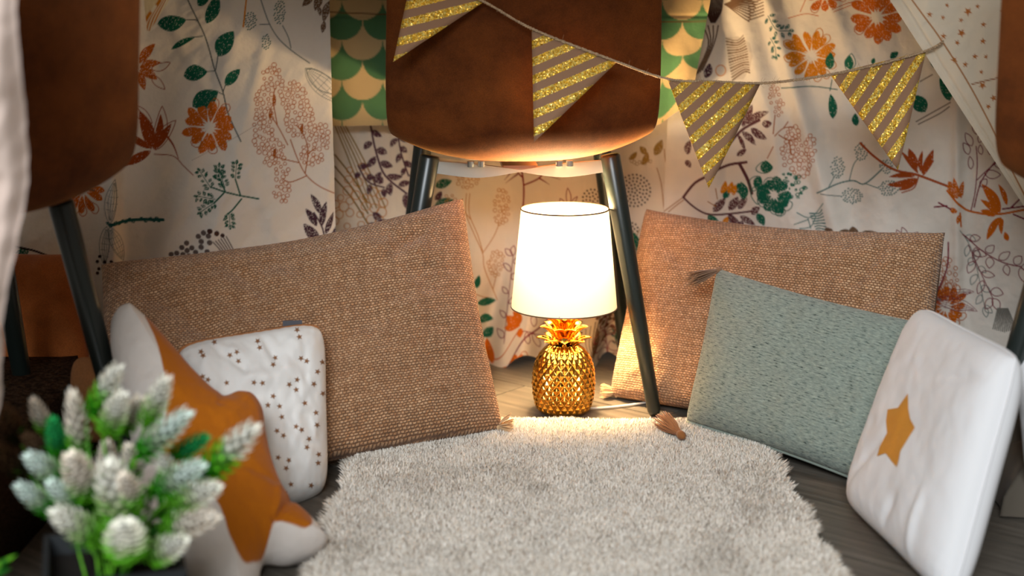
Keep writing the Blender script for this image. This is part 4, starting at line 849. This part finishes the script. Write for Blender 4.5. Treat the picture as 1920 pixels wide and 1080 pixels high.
for tier, (n_, z0, L_, W_, out, up, curl, r0) in enumerate([(8, .099, .03, .026, .018, .022, .011, .012), (7, .111, .03, .024, .016, .028, .009, .011), (7, .124, .03, .022, .018, .030, .005, .009), (6, .136, .03, .018, .010, .030, .004, .007)]):
    V_, V2, Fl = crown_leaf(L_, W_, out, up, curl); vv_ = np.vstack([V_, V2])+np.array([0, r0, z0-.006]); me = bpy.data.meshes.new('crown_leaf'); me.from_pydata([tuple(map(float, q)) for q in vv_], [], Fl); me.update(); smooth(me); me.materials.append(M['gold'])
    for i in range(n_):
        o = link('crown_leaf', me, None, lamp, (0, 0, 0)); o.rotation_euler = (0, 0, 2*PI*(i+.5*(tier % 2))/n_+PI)
Vc, Fc = lathe_geo([(.0001, .098), (.019, .101), (.0165, .108), (.014, .120), (.010, .145), (.0085, .158), (.0001, .158)], 24); poly_obj('neck', Vc, Fc, M['gold'], lamp, True, (0, 0, 0))
Vc, Fc = lathe_geo([(.0001, .156), (.012, .156), (.012, .222), (.009, .227), (.0001, .227)], 24); poly_obj('bulb_socket', Vc, Fc, M['white_pl'], lamp, True, (0, 0, 0))
mb = bpy.data.materials.new('bulb_glass'); mb.use_nodes = True; nt = mb.node_tree; b = nt.nodes['Principled BSDF']; b.inputs['Emission Color'].default_value = (1, .74, .42, 1); b.inputs['Emission Strength'].default_value = 22; b.inputs['Base Color'].default_value = (1, .9, .8, 1)
Vc, Fc = lathe_geo([(.0001, .226), (.009, .227), (.014, .238), (.0185, .252), (.0175, .266), (.011, .277), (.0001, .281)], 24); bu = poly_obj('bulb', Vc, Fc, mb, lamp, True, (0, 0, 0))
ms = bpy.data.materials.new('lamp_shade_fabric'); ms.use_nodes = True; nt = ms.node_tree; b = nt.nodes['Principled BSDF']; b.inputs['Base Color'].default_value = (.86, .82, .74, 1); b.inputs['Roughness'].default_value = .9
tl_ = nd(nt, 'ShaderNodeBsdfTranslucent'); tl_.inputs[0].default_value = (.90, .86, .76, 1); mx = nd(nt, 'ShaderNodeMixShader'); mx.inputs[0].default_value = .055
nt.links.new(b.outputs[0], mx.inputs[1]); nt.links.new(tl_.outputs[0], mx.inputs[2]); nt.links.new(mx.outputs[0], nt.nodes['Material Output'].inputs[0])
bump(nt, b, noise(nt, coord(nt, 'Object', (500, 500, 500)), 2, 1), .0004, .3)
SZ0, SZ1, SR0, SR1 = .160, .3035, .0765, .0625
Vc, Fc = lathe_geo([(SR0, SZ0), (SR0-(SR0-SR1)*.5, (SZ0+SZ1)/2), (SR1, SZ1)], 96); poly_obj('lamp_shade', Vc, Fc, ms, lamp, True, (0, 0, 0))
M['rim'] = mat('shade_trim', (.13, .08, .045), .7)
for r_, z_, nm in ((SR0, SZ0, 'shade_rim'), (SR1, SZ1, 'shade_rim')):
    a_ = np.linspace(0, 2*PI, 97); pts = np.stack([r_*np.cos(a_), r_*np.sin(a_), np.full(97, z_)], 1); g = Geo(); g.tube(pts, .0012 if z_ > .2 else .0010, k=6, cap=False); g.obj(nm, M['rim'], lamp, True, (0, 0, 0))
g = Geo()
for i in range(3):
    q = i*2*PI/3+.4; g.tube([(math.cos(q)*.009, math.sin(q)*.009, .190), (math.cos(q)*.04, math.sin(q)*.04, .172), (math.cos(q)*SR0, math.sin(q)*SR0, SZ0+.002)], .0009, k=6)
g.obj('shade_spider', M['bracket'], lamp, True, (0, 0, 0))
pl = bpy.data.lights.new('bulb_light', 'POINT'); pl.energy = BULB_W; pl.color = (1, .70, .36); pl.shadow_soft_size = .030
plo = bpy.data.objects.new('bulb_light', pl); C.objects.link(plo); plo.location = (LX, LY, .256)
M['cord'] = mat('clear_cord', (.7, .66, .58), .35)
o = tube('power_cord', cat([(.035, .010, .004), (.060, .016, .003), (.10, .03, .003), (.18, .07, .003), (.26, .10, .003)], 6), .0018, M['cord'], lamp, 6, (0, 0, 0))

# ---------------------------------------------------------------- bunting
def b_glit(nt, b, ang_, per, off):
    v = coord(nt, 'UV', (1, 1, 1), (0, 0, 0)); sx = nd(nt, 'ShaderNodeSeparateXYZ'); nt.links.new(v, sx.inputs[0])
    ca_, sa_ = math.cos(ang_), math.sin(ang_)
    w_ = math_(nt, 'ADD', math_(nt, 'MULTIPLY', sx.outputs[0], -sa_/per), math_(nt, 'MULTIPLY', sx.outputs[1], ca_/per))
    nz = noise(nt, v, 700, 1); w_ = math_(nt, 'ADD', math_(nt, 'ADD', w_, off+20), math_(nt, 'MULTIPLY', math_(nt, 'SUBTRACT', nz, .5), .12))
    fr_ = math_(nt, 'FRACT', w_); mk = math_(nt, 'LESS_THAN', fr_, .50)
    vo = nd(nt, 'ShaderNodeTexVoronoi'); vo.inputs['Scale'].default_value = 650; nt.links.new(v, vo.inputs['Vector'])
    gl = ramp(nt, vo.outputs['Color'], [(.15, (.36, .17, .012)), (.45, (.92, .50, .03)), (.85, (1.0, .84, .26))])
    c_ = mixc(nt, mk, (.30, .165, .095), gl); nt.links.new(c_, b.inputs['Base Color'])
    nt.links.new(math_(nt, 'MULTIPLY', mk, .35), b.inputs['Metallic']); nt.links.new(math_(nt, 'SUBTRACT', .85, math_(nt, 'MULTIPLY', mk, .55)), b.inputs['Roughness'])
    bn = bump(nt, b, math_(nt, 'MULTIPLY', vo.outputs['Distance'], mk), .003, 1.0)
    g_ = nd(nt, 'ShaderNodeNewGeometry'); vs = nd(nt, 'ShaderNodeVectorMath', operation='MULTIPLY_ADD'); cs_ = nd(nt, 'ShaderNodeVectorMath', operation='SUBTRACT'); nt.links.new(vo.outputs['Color'], cs_.inputs[0]); cs_.inputs[1].default_value = (.5,)*3
    nt.links.new(cs_.outputs[0], vs.inputs[0]); ms_ = nd(nt, 'ShaderNodeCombineXYZ')
    mk2 = math_(nt, 'MULTIPLY', mk, 1.0)
    for q in range(3): nt.links.new(mk2, ms_.inputs[q])
    nt.links.new(ms_.outputs[0], vs.inputs[1]); nt.links.new(g_.outputs['Normal'], vs.inputs[2]); nz_ = nd(nt, 'ShaderNodeVectorMath', operation='NORMALIZE'); nt.links.new(vs.outputs[0], nz_.inputs[0]); nt.links.new(nz_.outputs[0], b.inputs['Normal'])
bun = thing('bunting', 'twine garland of kraft paper pennants with gold glitter stripes', 'garland', V(1100, 100, 1.845))
PEN = [((775, -58, 1.842), (908, 3, 1.842), (738, 116, 1.838), 14, .30), ((997, 56, 1.842), (1157, 116, 1.842), (1001, 266, 1.836), 23, .1), ((1252, 149, 1.86), (1427, 156, 1.90), (1325, 352, 1.87), 41, .2), ((1556, 139, 1.90), (1737, 95, 1.89), (1682, 318, 1.89), 58, .45)]
for (a_, b_, c_, an, off) in PEN:
    A_, B_, C_ = [V(*q) for q in (a_, b_, c_)]; ex = (B_-A_); W_ = np.linalg.norm(ex); xx = np.array([1., 0, 0]); 
    mt = mat('glitter_stripe_paper', build=lambda nt, b: b_glit(nt, b, math.radians(an), .0205, off))
    nn_ = 14; V_ = []; U_ = []; F = []; n_ = np.cross(C_-A_, B_-A_); n_ /= np.linalg.norm(n_); n_ = n_ if n_[1] < 0 else -n_
    ix = {}
    for i in range(nn_+1):
        for j in range(nn_+1-i):
            u_, v_ = j/nn_, i/nn_; p = A_+(B_-A_)*u_+(C_-A_)*v_; q = p+n_*(.006*math.sin(PI*(u_+v_*.5))*v_+.002*math.sin(4*u_)); ix[(i, j)] = len(V_); V_.append(q); U_.append((p[0]-A_[0], p[2]-A_[2]))
    for i in range(nn_):
        for j in range(nn_-i):
            F.append((ix[i, j], ix[i, j+1], ix[i+1, j]))
            if j+i < nn_-1: F.append((ix[i, j+1], ix[i+1, j+1], ix[i+1, j]))
    o = mesh_np('pennant', V_, F, mt, bun, True, U_); sd = o.modifiers.new('s', 'SOLIDIFY'); sd.thickness = .0006
ST = [(560, -170, 1.86), (700, -95, 1.85), (775, -58, 1.842), (905, 2, 1.840), (1000, 55, 1.840), (1155, 115, 1.842), (1252, 148, 1.86), (1340, 153, 1.88), (1425, 156, 1.90), (1490, 150, 1.90), (1560, 139, 1.90), (1650, 120, 1.892), (1737, 95, 1.89), (1768, 78, 1.885)]
pth = cat([V(*q)+np.array([0, -.0012, 0]) for q in ST], 24); g = Geo()
tt = np.arange(len(pth)); L_ = np.cumsum(np.r_[0, np.linalg.norm(np.diff(pth, axis=0), axis=1)])
for s_ in (0, PI): q = pth.copy(); q[:, 2] += np.sin(L_*900+s_)*.0010; q[:, 1] += np.cos(L_*900+s_)*.0008; g.tube(q, .0013, k=6)
for i in range(110):
    p = pth[rnd.randrange(5, len(pth)-5)]; dv = np.array([rnd.uniform(-1, 1), rnd.uniform(-1, 0), rnd.uniform(-1, 1)]); g.tube([p, p+dv*.004, p+dv*rnd.uniform(.006, .011)+np.array([.002, 0, .002])], [.00022, .00018, .0001], k=3)
g.obj('twine', M['twine'], bun)

# ---------------------------------------------------------------- potted plant
PX, PY = -.345, 1.20; pz = .118; PR = -.10
pot = thing('potted_plant', 'white tipped green artificial flower spikes in a square dark pot', 'plant', (V(212, 1040, PY)[0], PY, 0), 0)
pc = np.array(pot.location)
M['pot'] = mat('dark_grey_pot', (.022, .024, .026), .6, build=lambda nt, b: bump(nt, b, noise(nt, coord(nt, 'Object'), 120, 3), .001, .4))
bm = bmesh.new(); hw0, hw1 = .048, .060
def sq(h, z): return [bm.verts.new((x*h, y*h, z)) for x, y in ((-1, -1), (1, -1), (1, 1), (-1, 1))]
L0 = sq(hw0, .0); L1 = sq(hw1, pz); L2 = sq(hw1-.005, pz); L3 = sq(hw1-.008, pz-.03)
bm.faces.new(L0[::-1])
for a0, b0 in ((L0, L1), (L1, L2), (L2, L3)):
    for q in range(4): bm.faces.new((a0[q], a0[(q+1) % 4], b0[(q+1) % 4], b0[q]))
bmesh.ops.bevel(bm, geom=[e for e in bm.edges if e not in ()], offset=.0012, segments=2)
o = bm_obj('pot', bm, M['pot'], pot, False, (0, 0, 0)); o.rotation_euler = (0, 0, .30)
M['soil'] = mat('dark_soil', (.012, .009, .007), .95); g = 16; 
X_, Y_ = np.meshgrid(np.linspace(-.053, .053, g), np.linspace(-.053, .053, g)); Z_ = pz-.020+.004*fbm(X_*80, Y_*80, 200); idx = np.arange(g*g).reshape(g, g)
o = mesh_np('soil', np.stack([X_.ravel(), Y_.ravel(), Z_.ravel()], 1), np.stack([idx[:-1, :-1], idx[:-1, 1:], idx[1:, 1:], idx[1:, :-1]], -1).reshape(-1, 4), M['soil'], pot, loc=(0, 0, 0)); o.rotation_euler = (0, 0, .30)
def spike_mesh(seed, L_, Rr, tipc, midc, basec, nb=84):
    r = random.Random(seed); V_ = []; F = []; Cc = []
    def add(vs, fs, cs_):
        n0 = len(V_); V_.extend(vs); F.extend([tuple(i+n0 for i in f) for f in fs]); Cc.extend(cs_)
    def shade(t): return basec*(1-sstep(.22, .46, t))+midc*(sstep(.22, .46, t)*(1-sstep(.44, .68, t)))+tipc*sstep(.44, .68, t)
    pr = lambda t: Rr*max(0.06, math.sin(PI*min(1, (t*.83+.14)))**.75)
    n1_, n2_ = 9, 8; vs = []; cs_ = []
    for i in range(n1_):
        t = i/(n1_-1)
        for j in range(n2_): q = 2*PI*j/n2_; vs.append((pr(t)*.45*math.cos(q), pr(t)*.45*math.sin(q), t*L_*.96)); cs_.append(shade(t)*.30)  # core colour darkened, painted shade in the gaps between bracts
    add(vs, [(i*n2_+j, i*n2_+(j+1) % n2_, (i+1)*n2_+(j+1) % n2_, (i+1)*n2_+j) for i in range(n1_-1) for j in range(n2_)], cs_)
    for k_ in range(nb):
        t = (k_+.5)/nb; q = k_*2.39996; R0 = pr(t)*.48; bl = Rr*.80*(1-.15*t); w_ = Rr*.19*(1-.2*t); out = 1.0*(1-.6*t); e = np.array([math.cos(q), math.sin(q), 0]); s = np.array([-math.sin(q), math.cos(q), 0]); z = np.array([0, 0, 1.])
        b0 = e*R0+z*t*L_*.93; dr = e*out+z*(1-out*.4)+s*r.uniform(-.15, .15); dr /= np.linalg.norm(dr); c_ = shade(min(1, t+r.uniform(-.08, .08)))*r.uniform(.82, 1.15)
        mid = b0+dr*bl*.5+e*Rr*.12
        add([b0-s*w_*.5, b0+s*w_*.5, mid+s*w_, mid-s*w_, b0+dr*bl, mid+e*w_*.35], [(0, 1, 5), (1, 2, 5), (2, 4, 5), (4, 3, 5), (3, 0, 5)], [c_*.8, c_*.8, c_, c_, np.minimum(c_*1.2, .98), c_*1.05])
    me = bpy.data.meshes.new('flower_spike'); me.from_pydata([tuple(map(float, v_)) for v_ in V_], [], F); me.update()
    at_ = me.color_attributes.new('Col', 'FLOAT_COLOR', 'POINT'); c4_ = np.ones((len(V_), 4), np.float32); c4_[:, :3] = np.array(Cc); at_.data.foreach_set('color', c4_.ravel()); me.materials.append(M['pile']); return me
Wt = lin((250, 246, 230)); Wp = lin((248, 234, 216)); Wb = lin((228, 246, 234)); Gm = lin((112, 196, 44)); Gd = lin((56, 160, 22)); Gt = lin((40, 150, 80)); Br = lin((130, 100, 75)); Dk = lin((60, 60, 30))
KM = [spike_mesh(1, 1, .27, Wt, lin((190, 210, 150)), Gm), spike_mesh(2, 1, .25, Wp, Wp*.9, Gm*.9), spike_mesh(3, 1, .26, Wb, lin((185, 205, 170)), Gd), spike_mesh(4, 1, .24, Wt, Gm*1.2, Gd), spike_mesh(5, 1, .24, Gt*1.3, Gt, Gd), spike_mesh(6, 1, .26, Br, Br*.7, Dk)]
SPK = [  # base px, tip px, depth offset, kind, width factor
 (170, 782, 222, 686, .02, 3, 1), (150, 862, 136, 735, .02, 1, .8), (200, 815, 228, 738, .0, 0, 1.1), (232, 812, 262, 745, .03, 1, 1), (272, 800, 312, 708, .02, 0, .9), (258, 858, 352, 772, -.01, 2, .9), (88, 812, 62, 748, .05, 1, .9), (40, 830, 5, 765, .06, 5, 1.2), (50, 890, -15, 835, .05, 5, 1.2), (122, 905, 50, 852, .0, 2, 1.1), (175, 935, 130, 852, -.03, 1, 1.5), (105, 962, 32, 908, .0, 2, 1.0), (150, 958, 92, 902, -.03, 2, 1.0),
 (238, 992, 202, 868, -.05, 0, 1.35), (255, 945, 230, 890, -.06, 1, 1.2), (192, 1018, 100, 955, -.05, 0, 1.15), (238, 1040, 232, 982, -.07, 0, 2.0), (285, 925, 378, 870, -.03, 2, 1.0), (318, 945, 408, 912, -.03, 0, 1.1), (300, 995, 405, 968, -.04, 1, 1.1), (275, 1045, 345, 1012, -.05, 0, 1.2), (378, 898, 478, 798, -.02, 3, 1.1), (320, 862, 388, 818, .02, 4, 1.0), (112, 862, 98, 785, .03, 4, 1.0), (205, 905, 200, 828, .03, 1, 1.0), (330, 915, 300, 848, .0, 3, 1), (252, 900, 240, 835, .02, 1, 1.0), (160, 960, 178, 890, .0, 3, 1.0), (90, 855, 45, 815, .05, 5, 1.1), (300, 970, 355, 945, -.01, 3, .9)]
gs = Geo(); gl_ = Geo()
for (bx, by, tx_, ty_, dy_, kd, wf) in SPK:
    b0 = V(bx, by, PY+dy_); t0 = V(tx_, ty_, PY+dy_-.012); ax = Vector(t0-b0); Ls = ax.length
    o = bpy.data.objects.new('flower_spike', KM[kd]); C.objects.link(o); o.parent = pot
    o.location = Vector(b0)-Vector(pc); o.rotation_euler = ax.to_track_quat('Z', 'Y').to_euler(); o.scale = (Ls*wf*(.085/Ls)**.35*.78, Ls*wf*(.085/Ls)**.35*.78, Ls)
    s0 = pc+np.array([rnd.uniform(-.02, .02), rnd.uniform(-.02, .02), pz-.02]); axn = np.array(ax)/Ls
    pts = cat([s0-pc, s0*.6+b0*.4-pc+np.array([0, 0, .01]), b0-axn*.01-pc, b0+axn*.01-pc], 4); gs.tube(pts, .0014, k=5)
    for q in range(9):
        p = pts[rnd.randrange(2, len(pts)-1)]; a0 = rnd.uniform(0, 2*PI); l_ = rnd.uniform(.012, .026); dv = np.array([math.cos(a0), math.sin(a0), rnd.uniform(.3, 1.2)]); dv /= np.linalg.norm(dv); sd_ = np.cross(dv, [0, 0, 1.]); sd_ /= np.linalg.norm(sd_)+1e-9
        gl_.add([p, p+dv*l_*.5+sd_*.0032, p+dv*l_*.5-sd_*.0032, p+dv*l_, p+dv*l_*.5+np.array([0, 0, -.0012])], [(0, 1, 4), (0, 4, 2), (1, 3, 4), (4, 3, 2)])
def b_leafc(nt, b):
    n = noise(nt, coord(nt, 'Object'), 60, 2); nt.links.new(ramp(nt, n, [(.35, tuple(lin((22, 92, 16)))), (.65, tuple(lin((110, 180, 40))))]), b.inputs['Base Color'])
M['leafg'] = mat('green_foliage', rough=.6, build=b_leafc)
gs.obj('stems', M['leafg'], pot, True, (0, 0, 0)); o = gl_.obj('foliage', M['leafg'], pot, False, (0, 0, 0)); o['kind'] = 'stuff'
# leaf of a second plant in the corner
lp = thing('leafy_plant', 'green blade leaf poking in at the bottom left corner', 'plant', V(-90, 1200, 1.15)*np.array([1, 1, 0]))
for (tx_, ty_, w_) in ((32, 1040, .006), (20, 1066, .006), (-30, 1010, .008), (-80, 980, .008)):
    b0 = V(-80, 1180, 1.15); t0 = V(tx_, ty_, 1.12); md = (b0+t0)/2+np.array([-.004, 0, .012]); pth2 = cat([b0, md, t0], 6); V_ = []
    for i, p in enumerate(pth2): q = i/(len(pth2)-1); ww = w_*math.sin(PI*min(.98, q*.8+.18)); V_ += [p+np.array([ww*.4, 0, ww]), p+np.array([0, -.001, 0]), p-np.array([ww*.4, 0, ww])]
    F = []
    for i in range(len(pth2)-1): F += [(i*3, i*3+1, i*3+4, i*3+3), (i*3+1, i*3+2, i*3+5, i*3+4)]
    poly_obj('leaf', V_, F, M['leafg'], lp)
g = Geo(); b0 = V(-80, 1180, 1.15); g.tube([np.array([b0[0], b0[1], .002]), np.array([b0[0], b0[1], b0[2]*.5]), b0], [.004, .003, .0025], k=8); g.obj('stem', M['leafg'], lp)
